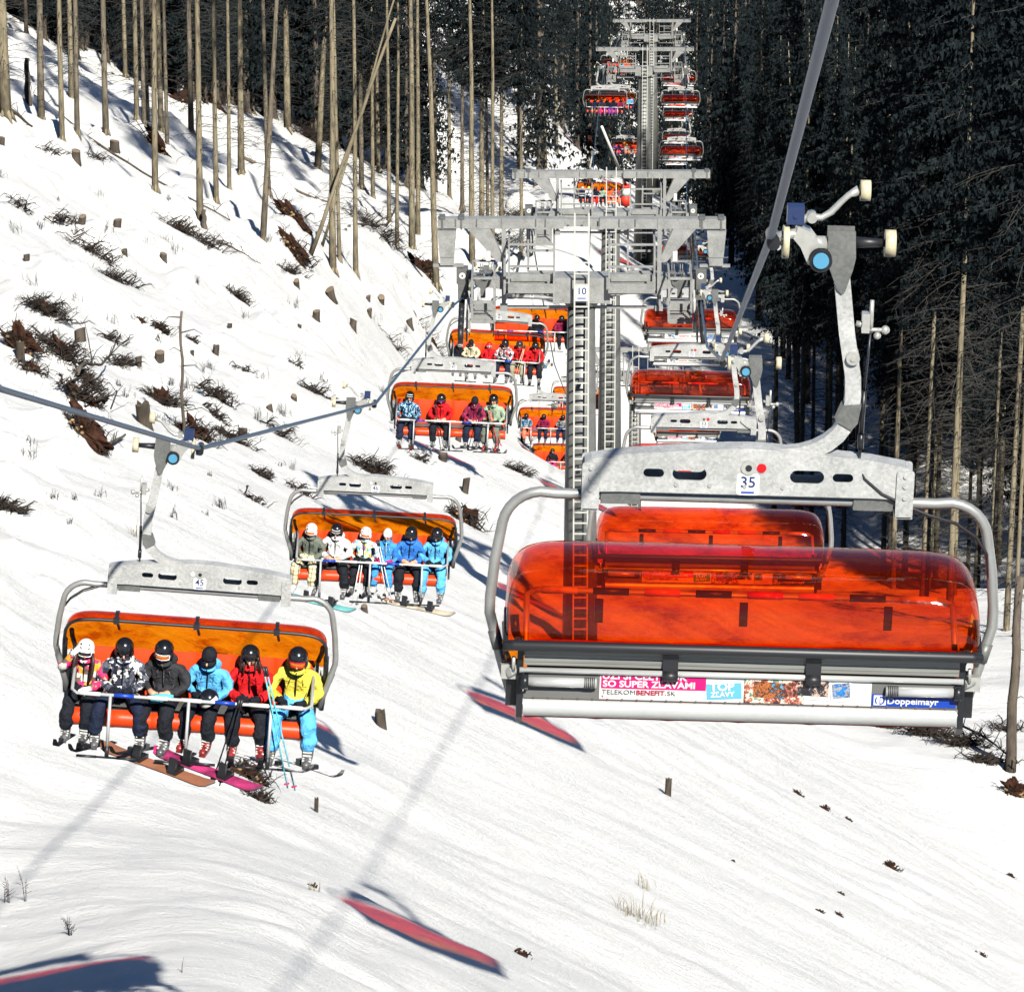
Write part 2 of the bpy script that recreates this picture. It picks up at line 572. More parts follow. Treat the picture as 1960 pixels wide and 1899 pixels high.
def sweep_rect(mb, path, wx, wy):
    """rectangular hollow section following a path in the xz plane; path = [(x, z)]"""
    k = len(path); vs = []
    for i, (x, z) in enumerate(path):
        a = path[max(i - 1, 0)]; b = path[min(i + 1, k - 1)]
        t = Vector((b[0] - a[0], 0, b[1] - a[1])).normalized()
        nrm = Vector((t.z, 0, -t.x))
        w = wx[i] if isinstance(wx, list) else wx
        for sn, sy in ((-1, -1), (1, -1), (1, 1), (-1, 1)):
            vs.append(Vector((x, 0, z)) + nrm * (sn * w / 2) + Vector((0, sy * wy / 2, 0)))
    fs = []
    for i in range(k - 1):
        for j in range(4):
            j2 = (j + 1) % 4
            fs.append((i * 4 + j, i * 4 + j2, (i + 1) * 4 + j2, (i + 1) * 4 + j))
    fs += [(3, 2, 1, 0), tuple(k * 4 - 4 + j for j in range(4))]
    mb._add(vs, fs)

KIT_CH = {}
def common_parts(kit):
    # hanger arm
    mb = MB()
    path = [(0.43, 0.03), (0.45, -0.25), (0.50, -0.62), (0.555, -0.92), (0.562, -1.05), (0.553, -1.16), (0.525, -1.25), (0.475, -1.325), (0.41, -1.385), (0.33, -1.43), (0.24, -1.46), (0.10, -1.48)]
    sweep_rect(mb, path, 0.103, 0.085)
    hanger = kit.add("hanger_arm", mb.mesh("hanger_arm", M_GALV))
    mb = MB()
    pl = [(0.345, 0.08), (0.52, 0.08), (0.53, -0.10), (0.515, -0.18), (0.47, -0.33), (0.45, -0.345), (0.42, -0.32), (0.36, -0.17), (0.345, -0.1)]
    for y in (-0.062, 0.047): mb.prism(pl, y, y + 0.015)
    kit.add("hanger_plate", mb.mesh("hanger_plate", M_GALVD), hanger)
    mb = MB()
    mb.cyl((0.545, -0.075, -0.78), (0.545, 0.075, -0.78), 0.045, 14); mb.cyl((0.545, -0.085, -0.78), (0.545, 0.085, -0.78), 0.018, 8)
    kit.add("pivot_bolt", mb.mesh("pivot_bolt", M_CAST), hanger)
    mb = MB()
    mb.prism([(0.495, -1.11), (0.618, -1.10), (0.60, -1.23), (0.56, -1.28), (0.455, -1.22)], -0.056, 0.056)
    kit.add("clamp_plate", mb.mesh("clamp_plate", M_GALVD), hanger)
    # grip
    mb = MB()
    mb.cyl((0.20, 0, -0.02), (0.345, 0, -0.03), 0.045, 14, 0.055)
    mb.prism([(0.15, 0.10), (0.23, 0.07), (0.30, -0.02), (0.34, -0.06), (0.30, -0.18), (0.22, -0.15), (0.17, -0.04), (0.12, 0.02)], -0.06, 0.06)
    mb.tube([(0.02, 0, 0.0), (0.08, 0, 0.03), (0.16, 0, 0.04)], [0.045, 0.028, 0.04], 10)
    mb.tube([(0.02, -0.09, -0.03), (0.02, -0.03, -0.045), (0.02, 0.05, -0.045), (0.02, 0.10, -0.03)], 0.022, 8)
    grip = kit.add("rope_grip", mb.mesh("rope_grip", M_CAST))
    mb = MB(); mb.cyl((-0.01, -0.13, 0), (-0.01, 0.13, 0), 0.043, 12)
    kit.add("grip_jaw", mb.mesh("grip_jaw", M_BLACKM), grip)
    mb = MB(); mb.cyl((0.30, -0.12, -0.11), (0.30, 0.12, -0.11), 0.075, 18); mb.mi(1)
    mb.cyl((0.30, -0.145, -0.10), (0.30, -0.12, -0.10), 0.052, 18); mb.cyl((0.30, 0.12, -0.10), (0.30, 0.145, -0.10), 0.052, 18)
    kit.add("spring_housing", mb.mesh("spring_housing", [M_BLACKM, M_BLUECAP]), grip)
    mb = MB(); mb.box((0.13, 0, 0.17), (0.11, 0.09, 0.12)); mb.cyl((0.13, -0.055, 0.17), (0.13, 0.055, 0.17), 0.018, 8)
    kit.add("grip_buffer", mb.mesh("grip_buffer", plastic("dark_blue_plastic", (0.015, 0.03, 0.09), 0.4)), grip)
    mb = MB(); mb.cyl((0.055, 0, -0.02), (0.095, 0, -0.02), 0.11, 22)
    kit.add("grip_wheel", mb.mesh("grip_wheel", M_CREAM), grip)
    mb = MB(); mb.cyl((0.50, 0, -0.01), (0.72, 0, -0.01), 0.04, 12, 0.026)
    kit.add("axle", mb.mesh("axle", M_BLACK), grip)
    mb = MB(); mb.cyl((0.715, 0, -0.01), (0.785, 0, -0.01), 0.088, 22)
    kit.add("grip_wheel", mb.mesh("grip_wheel", M_CREAM), grip)
    mb = MB(); mb.tube([(0.14, 0, 0.10), (0.22, 0, 0.155), (0.30, 0, 0.15), (0.36, 0, 0.19), (0.42, 0, 0.26), (0.47, 0, 0.31), (0.53, 0, 0.34)], [0.03, 0.026, 0.022, 0.022, 0.02, 0.02, 0.035], 10)
    mb.cyl((0.235, -0.05, 0.155), (0.235, 0.05, 0.155), 0.033, 12)
    kit.add("roller_arm", mb.mesh("roller_arm", M_CAST), grip)
    mb = MB(); mb.cyl((0.54, 0, 0.34), (0.605, 0, 0.34), 0.068, 20)
    kit.add("grip_wheel", mb.mesh("grip_wheel", M_CREAM), grip)
    # cable release on the outside of the hanger
    mb = MB()
    mb.box((0.62, 0, -0.55), (0.05, 0.07, 0.13)); mb.cyl((0.655, 0, -0.40), (0.655, 0, -0.62), 0.014, 8)
    mb.cyl((0.60, 0, -0.60), (0.74, 0, -0.60), 0.014, 8); mb.ell((0.75, 0, -0.60), (0.03, 0.03, 0.03), 8, 6); mb.ell((0.70, 0, -0.64), (0.025, 0.03, 0.025), 8, 6)
    mb.cyl((0.56, 0, -0.56), (0.62, 0, -0.57), 0.02, 8)
    rel = kit.add("release_fitting", mb.mesh("release_fitting", M_CAST))
    mb = MB(); mb.cyl((0.655, 0, -0.62), (0.635, 0, -1.02), 0.008, 6); mb.cyl((0.635, 0, -1.02), (0.63, 0, -1.32), 0.017, 8)
    mb.cyl((0.63, 0, -1.32), (0.63, 0, -1.42), 0.022, 8)
    kit.add("release_rod", mb.mesh("release_rod", M_BLACKM), rel)
    mb = MB()
    cab = [(0.63, -0.0, -1.42), (0.62, -0.06, -1.50), (0.66, -0.085, -1.60), (0.78, -0.09, -1.70), (0.95, -0.09, -1.78), (1.10, -0.09, -1.84), (1.28, -0.06, -1.90), (1.42, -0.04, -2.0), (1.50, -0.04, -2.12), (1.53, -0.04, -2.35), (1.55, -0.03, -2.6)]
    mb.tube(cab, 0.010, 6); mb.tube([(a, b + 0.02, c - 0.015) for a, b, c in cab], 0.007, 6)
    kit.add("control_cable", mb.mesh("control_cable", M_BLACK), rel)
    # cross beam with lightening holes
    mb = MB()
    top = [(-1.07, -1.55), (-1.03, -1.525), (-0.8, -1.485), (-0.4, -1.45), (-0.15, -1.43), (0.0, -1.425), (0.15, -1.43), (0.4, -1.45), (0.8, -1.485), (1.03, -1.525), (1.07, -1.55)]
    outer = [(XB + x, z) for x, z in top] + [(XB + 1.07, -1.745), (XB + 0.85, -1.735), (XB - 0.85, -1.735), (XB - 1.07, -1.745)]
    holes = []
    for hx, rw, rh in ((-0.62, 0.085, 0.03), (-0.385, 0.14, 0.045), (0.385, 0.14, 0.045), (0.62, 0.085, 0.03)):
        holes.append([(XB + hx + p[0], -1.60 + p[1]) for p in rrect(0, 0, rw * 2 * 0.8, rh * 2, rh * 0.98, 4)][::-1])
    mb.prism(outer, -0.085, -0.073, holes); mb.prism(outer, 0.073, 0.085, holes)
    # top flange follows the hump
    n = len(top)
    for i in range(n - 1):
        mb.bar((XB + top[i][0], 0, top[i][1]), (XB + top[i + 1][0], 0, top[i + 1][1]), 0.145, 0.012)
    mb.box((XB, 0, -1.742), (2.0, 0.145, 0.008))
    beam = kit.add("cross_beam", mb.mesh("cross_beam", M_GALV))
    mb = MB()
    for s in (-1, 1):
        for yy in (-0.10, 0.09):
            mb.prism(rrect(XB + s * 1.03, -1.70, 0.115, 0.33, 0.02), yy, yy + 0.012)
        mb.box((XB + s * 1.03, 0, -1.862), (0.115, 0.20, 0.012))
        for z in (-1.57, -1.64, -1.72):
            mb.cyl((XB + s * 1.03, -0.112, z), (XB + s * 1.03, 0.112, z), 0.016, 8)
    kit.add_x("beam_bracket", mb, M_GALV, [XB], beam)
    mb = MB()
    mb.box((XB - 0.83, 0, -1.79), (0.26, 0.11, 0.085)); mb.box((XB + 0.83, 0, -1.79), (0.26, 0.11, 0.085))
    kit.add_x("tube_sleeve", mb, M_GALVD, [XB], beam)
    mb = MB()
    for s in (-1, 1):
        for x in (-0.47, -0.25, -0.02, 0.23): 
            mb.cyl((XB + x, s * 0.085, -1.675), (XB + x, s * 0.094, -1.675), 0.014, 8)
    kit.add("bolt_heads", mb.mesh("bolt_heads", M_CAST), beam, kind="stuff")
    mb = MB()
    for s in (-1, 1):
        mb.mi(0); mb.cyl((XB, s * 0.086, -1.545), (XB, s * 0.096, -1.545), 0.05, 20)
        mb.mi(1); mb.cyl((XB, s * 0.096, -1.545), (XB, s * 0.100, -1.545), 0.022, 14)
    kit.add("pivot_bushing", mb.mesh("pivot_bushing", [M_CAST, M_BLACK]), beam)
    mb = MB(); mb.cyl((XB + 0.085, -0.086, -1.545), (XB + 0.085, -0.092, -1.545), 0.031, 18)
    kit.add("red_reflector", mb.mesh("red_reflector", M_RED), beam)
    mb = MB(); mb.cyl((XB + 0.085, 0.086, -1.545), (XB + 0.085, 0.092, -1.545), 0.028, 18)
    kit.add("white_reflector", mb.mesh("white_reflector", M_WHITE), beam)
    # bail
    mb = MB()
    pts = [(-1.50, -3.20), (-1.585, -2.92), (-1.665, -2.62), (-1.665, -2.52), (-1.64, -2.25), (-1.60, -2.02)] + arc(-1.33, -2.04, 0.27, 172, 95, 6, 0.26) + [(-1.25, ZT), (-0.8, ZT)]
    full = pts + [(-x, z) for x, z in pts[::-1]]
    mb.tube([(XB + x, 0.0 - 0.10 * max(0, (-2.0 - z)) / 1.2, z) for x, z in full], 0.036, 12)
    bail = kit.add("bail_frame", mb.mesh("bail_frame", M_TUBE))
    mb = MB()
    for s in (-1, 1):
        mb.cyl((XB + s * 1.635, -0.07, -2.74), (XB + s * 1.60, -0.085, -2.86), 0.041, 12)
    kit.add_x("bail_sleeve", mb, M_GALVD, [XB], bail)
    return beam

def seat_parts(kit, ad, closed=True):
    dzs = 0.0 if closed else -0.10
    # side frames (dark end plates)
    mb = MB()
    for s in (-1, 1):
        x = XB + s * 1.455
        mb.prism([(-0.34, -2.70), (-0.26, -2.70), (-0.16, -3.10), (0.22, -3.22), (0.26, -3.34), (-0.30, -3.30), (-0.40, -3.22)], x - 0.02, x + 0.02, plane='yz')
        mb.box((x + s * 0.05, -0.18, -3.06), (0.08, 0.14, 0.28))
        mb.tube([(x, -0.34, -2.72), (x + s * 0.04, -0.38, -2.62), (x + s * 0.05, -0.34, -2.52)], 0.03, 8)
    kit.add_x("side_frame", mb, M_BLACKM, [XB])
    mb = MB()
    for s in (-1, 1):
        x = XB + s * 1.50
        mb.cyl((x - 0.03, -0.36, -2.92), (x + 0.04, -0.30, -2.92), 0.03, 10); mb.box((x + s * 0.03, -0.30, -2.93), (0.10, 0.06, 0.10))
        mb.cyl((x, -0.38, -2.80), (x, -0.38, -2.90), 0.012, 8)
    kit.add_x("hinge_bracket", mb, M_CAST, [XB])
    # back rest: six cushions in front, aluminium and print behind
    for i in range(6):
        x0 = XB - 1.41 + i * 0.47
        mb = MB()
        def f(u, v, x0=x0):
            x = x0 + 0.47 * u
            b = 0.035 * (1 - (2 * u - 1) ** 6) * (0.4 + 0.6 * math.sin(math.pi * min(1, v * 1.2)))
            return Vector((x, -0.35 + 0.05 * v + b + 0.02, -2.695 - (0.575 - dzs) * v))
        mb.grid(f, 10, 6)
        kit.add("back_cushion", mb.mesh("back_cushion", M_ORANGE))
        mb = MB()
        prof = [(-0.28, -3.19), (-0.12, -3.225), (0.06, -3.215), (0.20, -3.20), (0.275, -3.225), (0.305, -3.28), (0.295, -3.35), (0.25, -3.40), (0.16, -3.41), (0.155, -3.39)]
        def f2(u, v, x0=x0):
            k = v * (len(prof) - 1); a = int(min(k, len(prof) - 2)); t = k - a
            y = prof[a][0] * (1 - t) + prof[a + 1][0] * t; z = prof[a][1] * (1 - t) + prof[a + 1][1] * t
            e = 0.02 * abs(2 * u - 1) ** 8
            return Vector((x0 + 0.47 * u, y - e, z - e * 0.8 + dzs))
        mb.grid(f2, 10, 18)
        kit.add("seat_cushion", mb.mesh("seat_cushion", M_ORANGE))
    mb = MB()
    mb.box((XB, 0.0, -3.30), (2.84, 0.34, 0.02))
    kit.add("seat_pan", mb.mesh("seat_pan", M_GALVD))
    mb = MB()
    for k in range(5):
        mb.box((XB, -0.373 - (0.006 if k % 2 else 0), -2.735 - k * 0.027), (2.86, 0.02, 0.026))
    kit.add("ribbed_back_panel", mb.mesh("ribbed_back_panel", M_RIB))
    mb = MB(); mb.cyl((XB - 1.46, -0.40, -2.885), (XB + 1.46, -0.40, -2.885), 0.020, 12)
    kit.add("back_tube", mb.mesh("back_tube", M_ALU))
    mb = MB()
    for s in (-1, 1):
        a = XB + s * 1.43; b_ = XB + s * 0.95
        mb.cyl((a, -0.425, -2.955), (b_, -0.425, -2.955), 0.034, 14)
        mb.mi(1)
        for k in range(6): mb.cyl((b_ + s * 0.012 * k + s * 0.015, -0.425, -2.955), (b_ + s * 0.012 * k + s * 0.021, -0.425, -2.955), 0.038, 12)
        mb.cyl((a - s * 0.03, -0.43, -2.955), (a + s * 0.02, -0.43, -2.955), 0.05, 12)
        mb.mi(0)
    kit.add_x("spring_tube", mb, [M_ALU, M_BLACKM], [XB])
    mb = MB()
    for x in (-0.47, 0.47):
        mb.box((XB + x, -0.405, -2.83), (0.10, 0.03, 0.17)); mb.cyl((XB + x - 0.05, -0.42, -2.895), (XB + x + 0.05, -0.42, -2.895), 0.035, 12)
    kit.add_x("hinge_strap", mb, M_BLACK, [XB])
    mb = MB(); mb.box((XB, -0.385, -2.985), (2.86, 0.012, 0.20))
    panel = kit.add("rear_panel", mb.mesh("rear_panel", M_PANEL))
    mb = MB()
    def f3(u, v):
        a = R(80 - 200 * v)
        return Vector((XB - 1.43 + 2.86 * u, -0.34 - 0.075 * math.cos(a), -3.155 + 0.07 * math.sin(a)))
    mb.grid(f3, 2, 14)
    for k in range(2): mb.box((XB + (-1.43 if k == 0 else 1.43), -0.33, -3.15), (0.006, 0.13, 0.12))
    prof_i = kit.add("bottom_profile", mb.mesh("bottom_profile", M_ALU))
    mb = MB()
    for k in range(29):
        mb.box((XB - 1.36 + k * 0.097, -0.393, -3.078), (0.012, 0.008, 0.010))
    kit.add("rivets", mb.mesh("rivets", M_GALVD), prof_i, kind="stuff")
    yb = -0.394
    RM = Matrix.Translation((0, yb - 0.003, 0)) @ Matrix.Rotation(R(90), 4, 'X')     # text faces -Y
    def txt(s, size, m, x, z, bold=0.0, sx=1.0, tilt=0.0, align='LEFT', dy=0.0):
        me = text_mesh(s, size, m, bold, sx, 0.001, align)
        me.transform(Matrix.Translation((x, -dy, z)) @ RM @ Matrix.Rotation(R(tilt), 4, 'Z'))
        return me
    def quad(x0, x1, z0, z1, y, m, tilt=0, name="print"):
        mb = MB()
        c = Vector(((x0 + x1) / 2, y, (z0 + z1) / 2))
        mb.box(c, (x1 - x0, 0.003, z1 - z0), Matrix.Rotation(R(-tilt), 3, 'Y'))
        return mb.mesh(name, m)
    if ad == 'phone':
        a0 = XB - 0.93
        adp = kit.add("advert_panel", quad(a0, XB + 0.86, -3.078, -2.885, yb + 0.004, M_WHITE), panel)
        kit.add("advert_headline_block", quad(a0 + 0.01, a0 + 0.70, -3.000, -2.885, yb, M_MAGENTA), panel)
        kit.add("advert_text", txt("U\u017dI SI CEL\u00dd ROK", 0.066, M_WHITE, a0 + 0.015, -2.912, 0.0016, 1.12), panel)
        kit.add("advert_text", txt("SO SUPER Z\u013dAVAMI", 0.062, M_WHITE, a0 + 0.02, -2.968, 0.0016, 1.12), panel)
        cx_ = a0 + 0.015
        for s_, m_, b_ in (("TELEKOM", M_GREYTXT, 0.0), ("BENEFIT.", M_DARKRED, 0.0012), ("SK", M_GREYTXT, 0.0)):
            tm = txt(s_, 0.046, m_, cx_, -3.026, b_, 1.12)
            cx_ = max(v.co.x for v in tm.vertices) + 0.005
            kit.add("advert_text", tm, panel)
        kit.add("advert_logo", txt("T \u00b7 \u00b7", 0.022, M_MAGENTA, a0 + 0.015, -3.060, 0.001, 1.0), panel)
        kit.add("advert_badge", quad(a0 + 0.705, a0 + 0.935, -3.055, -2.945, yb, M_CYAN, 4), panel)
        kit.add("advert_text", txt("TOP", 0.078, M_WHITE, a0 + 0.725, -2.975, 0.003, 1.05, 4, dy=0.002), panel)
        kit.add("advert_text", txt("Z\u013dAVY", 0.048, M_WHITE, a0 + 0.732, -3.028, 0.0016, 1.05, 4, dy=0.002), panel)
        for (x0, x1, z0, z1, tl, m) in ((0.94, 1.36, -3.074, -2.895, 0, 0), (1.00, 1.23, -3.066, -2.915, -3, 1), (1.29, 1.52, -3.042, -2.900, -2, 2), (1.52, 1.66, -3.050, -2.910, 6, 3)):
            if m: kit.add("advert_snapshot_border", quad(a0 + x0, a0 + x1, z0, z1, yb - m * 0.001, M_WHITE, tl), panel)
            kit.add("advert_snapshot", quad(a0 + x0 + 0.012, a0 + x1 - 0.012, z0 + (0.028 if m else 0), z1 - 0.010, yb - 0.003 - m * 0.001, SNAP[m], tl), panel)
        lx = XB + 0.865
    elif ad == 'outdoor':
        a0 = XB - 0.87
        kit.add("advert_panel", quad(a0, XB + 1.42, -3.078, -2.885, yb + 0.004, M_WHITE), panel)
        mbx = MB()
        for pth in ([(0.10, -2.93), (0.2, -2.96), (0.28, -3.05)], [(0.12, -3.0), (0.24, -2.91), (0.33, -2.93)], [(0.20, -2.95), (0.17, -3.02), (0.20, -3.07)]):
            mbx.tube([(a0 + x, yb - 0.001, z) for x, z in pth], [0.018, 0.012, 0.004], 5)
        kit.add("advert_figure", mbx.mesh("advert_figure", M_NAVYTXT), panel)
        mbx = MB(); mbx.tube([(a0 + 0.26, yb - 0.002, -2.94), (a0 + 0.30, yb - 0.002, -2.99), (a0 + 0.33, yb - 0.002, -3.06)], [0.03, 0.025, 0.01], 6)
        kit.add("advert_figure", mbx.mesh("advert_figure", M_CYAN), panel)
        kit.add("advert_text", txt("NORTH", 0.068, M_SIGNRED, a0 + 0.46, -2.985, 0.003, 1.45), panel)
        kit.add("advert_text", txt("FINDER", 0.068, M_GREYTXT, a0 + 0.87, -2.985, 0.003, 1.38), panel)
        lx = None
        kit.add("advert_picture", quad(a0 + 1.42, a0 + 1.80, -3.06, -2.90, yb, SNAP[3]), panel)
    elif ad == 'red':
        a0 = XB - 0.93
        kit.add("advert_panel", quad(a0, XB + 0.4, -3.078, -2.885, yb + 0.004, M_SIGNRED), panel)
        kit.add("advert_panel", quad(XB + 0.4, XB + 0.86, -3.078, -2.885, yb + 0.004, M_WHITE), panel)
        kit.add("advert_text", txt("TELEKOM", 0.08, M_WHITE, a0 + 0.1, -2.98, 0.002, 1.2), panel)
        lx = XB + 0.865
    if lx is not None:
        kit.add("maker_plate", quad(lx, XB + 1.42, -3.075, -2.990, yb, M_BLUE), panel)
        kit.add("maker_emblem_square", quad(lx + 0.012, lx + 0.093, -3.067, -2.997, yb - 0.002, M_WHITE), panel)
        mbx = MB()
        ring = arc(lx + 0.052, -3.032, 0.034, 90, -90, 10, 0.030)
        mbx.prism(ring, yb - 0.006, yb - 0.004)
        ringl = arc(lx + 0.046, -3.032, 0.026, 125, 235, 8, 0.030) + arc(lx + 0.046, -3.032, 0.017, 235, 125, 8, 0.024)
        mbx.prism(ringl, yb - 0.006, yb - 0.004)
        mbx.mi(1); mbx.prism(arc(lx + 0.056, -3.032, 0.018, 90, -90, 8, 0.020), yb - 0.008, yb - 0.0065)
        kit.add("maker_emblem", mbx.mesh("maker_emblem", [M_BLUE, M_WHITE]), panel)
        kit.add("maker_lettering", txt("Doppelmayr", 0.060, M_WHITE, lx + 0.10, -3.036, 0.0012, 1.12, dy=0.001), panel)

def snap_material(i, cols):
    m, nt, b = _nodes("snapshot_print")
    v = tex_coord(nt)
    f = noise(nt, v, 9.0 + i, 5, 0.8)
    r = nt.nodes.new("ShaderNodeValToRGB"); e = r.color_ramp.elements
    while len(e) < len(cols): e.new(0.5)
    for k, c in enumerate(cols):
        e[k].position = 0.36 + 0.28 * k / (len(cols) - 1); e[k].color = (*c, 1)
    r.color_ramp.interpolation = 'CONSTANT'
    nt.links.new(f, r.inputs[0]); nt.links.new(r.outputs[0], b.inputs["Base Color"])
    b.inputs["Roughness"].default_value = 0.5
    return m
SNAP = [snap_material(0, [(0.05, 0.02, 0.02), (0.35, 0.1, 0.06), (0.7, 0.6, 0.5), (0.1, 0.2, 0.12), (0.05, 0.15, 0.3)]),
        snap_material(1, [(0.03, 0.012, 0.01), (0.4, 0.12, 0.03), (0.05, 0.02, 0.015), (0.1, 0.3, 0.45), (0.5, 0.2, 0.06)]),
        snap_material(2, [(0.01, 0.01, 0.012), (0.03, 0.03, 0.04), (0.6, 0.4, 0.3), (0.02, 0.02, 0.02), (0.5, 0.5, 0.4)]),
        snap_material(3, [(0.02, 0.2, 0.5), (0.01, 0.12, 0.4), (0.3, 0.32, 0.33), (0.02, 0.06, 0.15), (0.5, 0.55, 0.6)])]

def canopy(kit, closed):
    """bubble: profile in the yz plane, swept across x with rounded ends"""
    if closed:
        prof = [(-0.42, -2.70), (-0.47, -2.55), (-0.45, -2.38), (-0.36, -2.25), (-0.18, -2.185), (0.06, -2.18), (0.28, -2.22), (0.44, -2.34), (0.52, -2.50), (0.58, -2.78), (0.58, -3.08), (0.52, -3.30)]
        hub = (0.02, -2.74)
    else:
        prof = [(0.20, -2.16), (0.10, -2.125), (-0.02, -2.135), (-0.16, -2.20), (-0.29, -2.32), (-0.39, -2.48), (-0.44, -2.64), (-0.42, -2.80)]
        hub = (0.02, -2.78)
    def f(u, v):
        s = 2 * u - 1
        x = math.copysign(1 - (1 - abs(s)) ** 1.6, s)
        sc = (1 - abs(x) ** 13) ** (1 / 3.4) if abs(x) < 1 else 0
        sc = 0.18 + 0.82 * sc
        if not closed: sc = 0.45 + 0.55 * (sc - 0.18) / 0.82
        k = v * (len(prof) - 1); a = int(min(k, len(prof) - 2)); t = k - a
        def cr(i):
            p = [prof[max(0, min(len(prof) - 1, a + j))][i] for j in (-1, 0, 1, 2)]
            return 0.5 * (2 * p[1] + (p[2] - p[0]) * t + (2 * p[0] - 5 * p[1] + 4 * p[2] - p[3]) * t * t + (-p[0] + 3 * p[1] - 3 * p[2] + p[3]) * t ** 3)
        y, z = cr(0), cr(1)
        return Vector((XB + x * 1.56, hub[0] + (y - hub[0]) * (0.55 + 0.45 * sc), hub[1] + (z - hub[1]) * sc))
    mb = MB(); mb.grid(f, 56, 24)
    shell = kit.add("bubble_canopy", mb.mesh("bubble_canopy", M_CANOPY))
    def rim(v, r, name):
        mb = MB(); mb.tube([f(i / 40, v) for i in range(41)], r, 8)
        kit.add(name, mb.mesh(name, M_BLACK), shell)
    if closed:
        mb = MB(); mb.tube([(XB - 1.56, -0.44, -2.70), (XB - 1.50, -0.47, -2.685), (XB + 1.50, -0.47, -2.685), (XB + 1.56, -0.44, -2.70)], 0.036, 10)
        kit.add("canopy_bar", mb.mesh("canopy_bar", M_BLACK), shell)
        rim(1.0, 0.018, "canopy_rim")
    else:
        rim(0.0, 0.021, "canopy_rim")
    mb = MB()
    for x in (-0.95, 0.0, 0.95):
        u = (x / 1.56); s = math.copysign(1 - (1 - abs(u)) ** (1 / 1.6), u); uu = (s + 1) / 2
        if closed:
            mb.box((XB + x, -0.28, -2.50), (0.055, 0.03, 0.16)); 
        else:
            pts = [f(uu, k / 12) for k in range(0, 6)]
            for p, q in zip(pts[:-1], pts[1:]):
                mb.bar(p + Vector((0, 0, 0.012)), q + Vector((0, 0, 0.012)), 0.045, 0.012)
            # stay hanging down inside
            mb.bar(f(uu, 0.02) + Vector((0, -0.02, 0.0)), f(uu, 0.02) + Vector((-0.03, -0.22, -0.20)), 0.028, 0.02)
            mb.box(f(uu, 0.0), (0.07, 0.06, 0.07))
    kit.add_x("canopy_stay", mb, M_BLACK, [XB - 0.5, XB + 0.5], shell)
    # end cheeks carrying the bubble
    mb = MB()
    for s in (-1, 1):
        x = XB + s * 1.555
        if closed:
            mb.prism([(-0.44, -2.70), (-0.30, -2.62), (0.0, -2.60), (0.1, -2.72), (-0.2, -2.86)], x - 0.015, x + 0.015, plane='yz')
        else:
            mb.tube([(x, 0.02, -2.50), (x + s * 0.005, -0.08, -2.7), (x, -0.2, -3.0), (x - s * 0.02, -0.22, -3.28)], 0.032, 8)
    kit.add_x("canopy_cheek", mb, M_BLACKM, [XB], shell)

def bars(kit, closed):
    mb = MB()
    if closed:
        yb, zb = 0.30, -2.585
    else:
        yb, zb = 0.46, -3.005
    c = [(-1.42, -0.20, -2.75 if not closed else -2.85), (-1.42, yb - 0.1, zb + 0.0), (-1.36, yb, zb), (1.36, yb, zb), (1.42, yb - 0.1, zb), (1.42, -0.20, -2.75 if not closed else -2.85)]
    mb.tube([(XB + a, b, d) for a, b, d in c], 0.021, 10)
    if not closed:
        for x in (-0.96, -0.18, 0.60)[:3]:
            pass
    bar = kit.add("restraint_bar", mb.mesh("restraint_bar", mat("silver_paint", (0.45, 0.46, 0.46), 0.4, 0.3, 0.05, 5, 0)))
    cols = [M_CREAM, M_BLACK, plastic("orange_print", (0.6, 0.15, 0.03)), M_BLACK, M_RED, plastic("orange_print", (0.6, 0.15, 0.03)), M_BLACK, M_CREAM] if closed else [M_WHITE, M_WHITE, M_BLUE, M_WHITE, M_WHITE, M_BLUE, M_WHITE]
    n = len(cols)
    for i, m in enumerate(cols):
        x = XB - 1.2 + 2.4 * i / (n - 1)
        mb = MB(); mb.cyl((x - 0.12, yb, zb), (x + 0.12, yb, zb), 0.0255, 10)
        kit.add("bar_sleeve", mb.mesh("bar_sleeve", m), bar)
    if not closed:
        for x in (-0.95, 0.03, 0.96):
            mb = MB(); mb.tube([(XB + x, yb, zb), (XB + x - 0.0, yb + 0.10, zb - 0.35), (XB + x, yb + 0.14, zb - 0.62)], 0.020, 8)
            kit.add("footrest_post", mb.mesh("footrest_post", MATS["silver_paint"]), bar)
            mb = MB(); mb.cyl((XB + x, yb + 0.137, zb - 0.60), (XB + x, yb + 0.15, zb - 0.74), 0.026, 8)
            mb.cyl((XB + x - 0.36, yb + 0.15, zb - 0.74), (XB + x - 0.12, yb + 0.15, zb - 0.74), 0.018, 8)
            mb.cyl((XB + x + 0.12, yb + 0.15, zb - 0.74), (XB + x + 0.36, yb + 0.15, zb - 0.74), 0.018, 8)
            mb.cyl((XB + x - 0.12, yb + 0.15, zb - 0.74), (XB + x + 0.12, yb + 0.15, zb - 0.74), 0.014, 8)
            kit.add("footrest", mb.mesh("footrest", M_BLACK), bar)

def make_kit(closed, ad):
    key = (closed, ad)
    if key in KIT_CH: return KIT_CH[key]
    k = Kit()
    k.beam = common_parts(k)
    seat_parts(k, ad, closed)
    canopy(k, closed)
    bars(k, closed)
    KIT_CH[key] = k
    return k

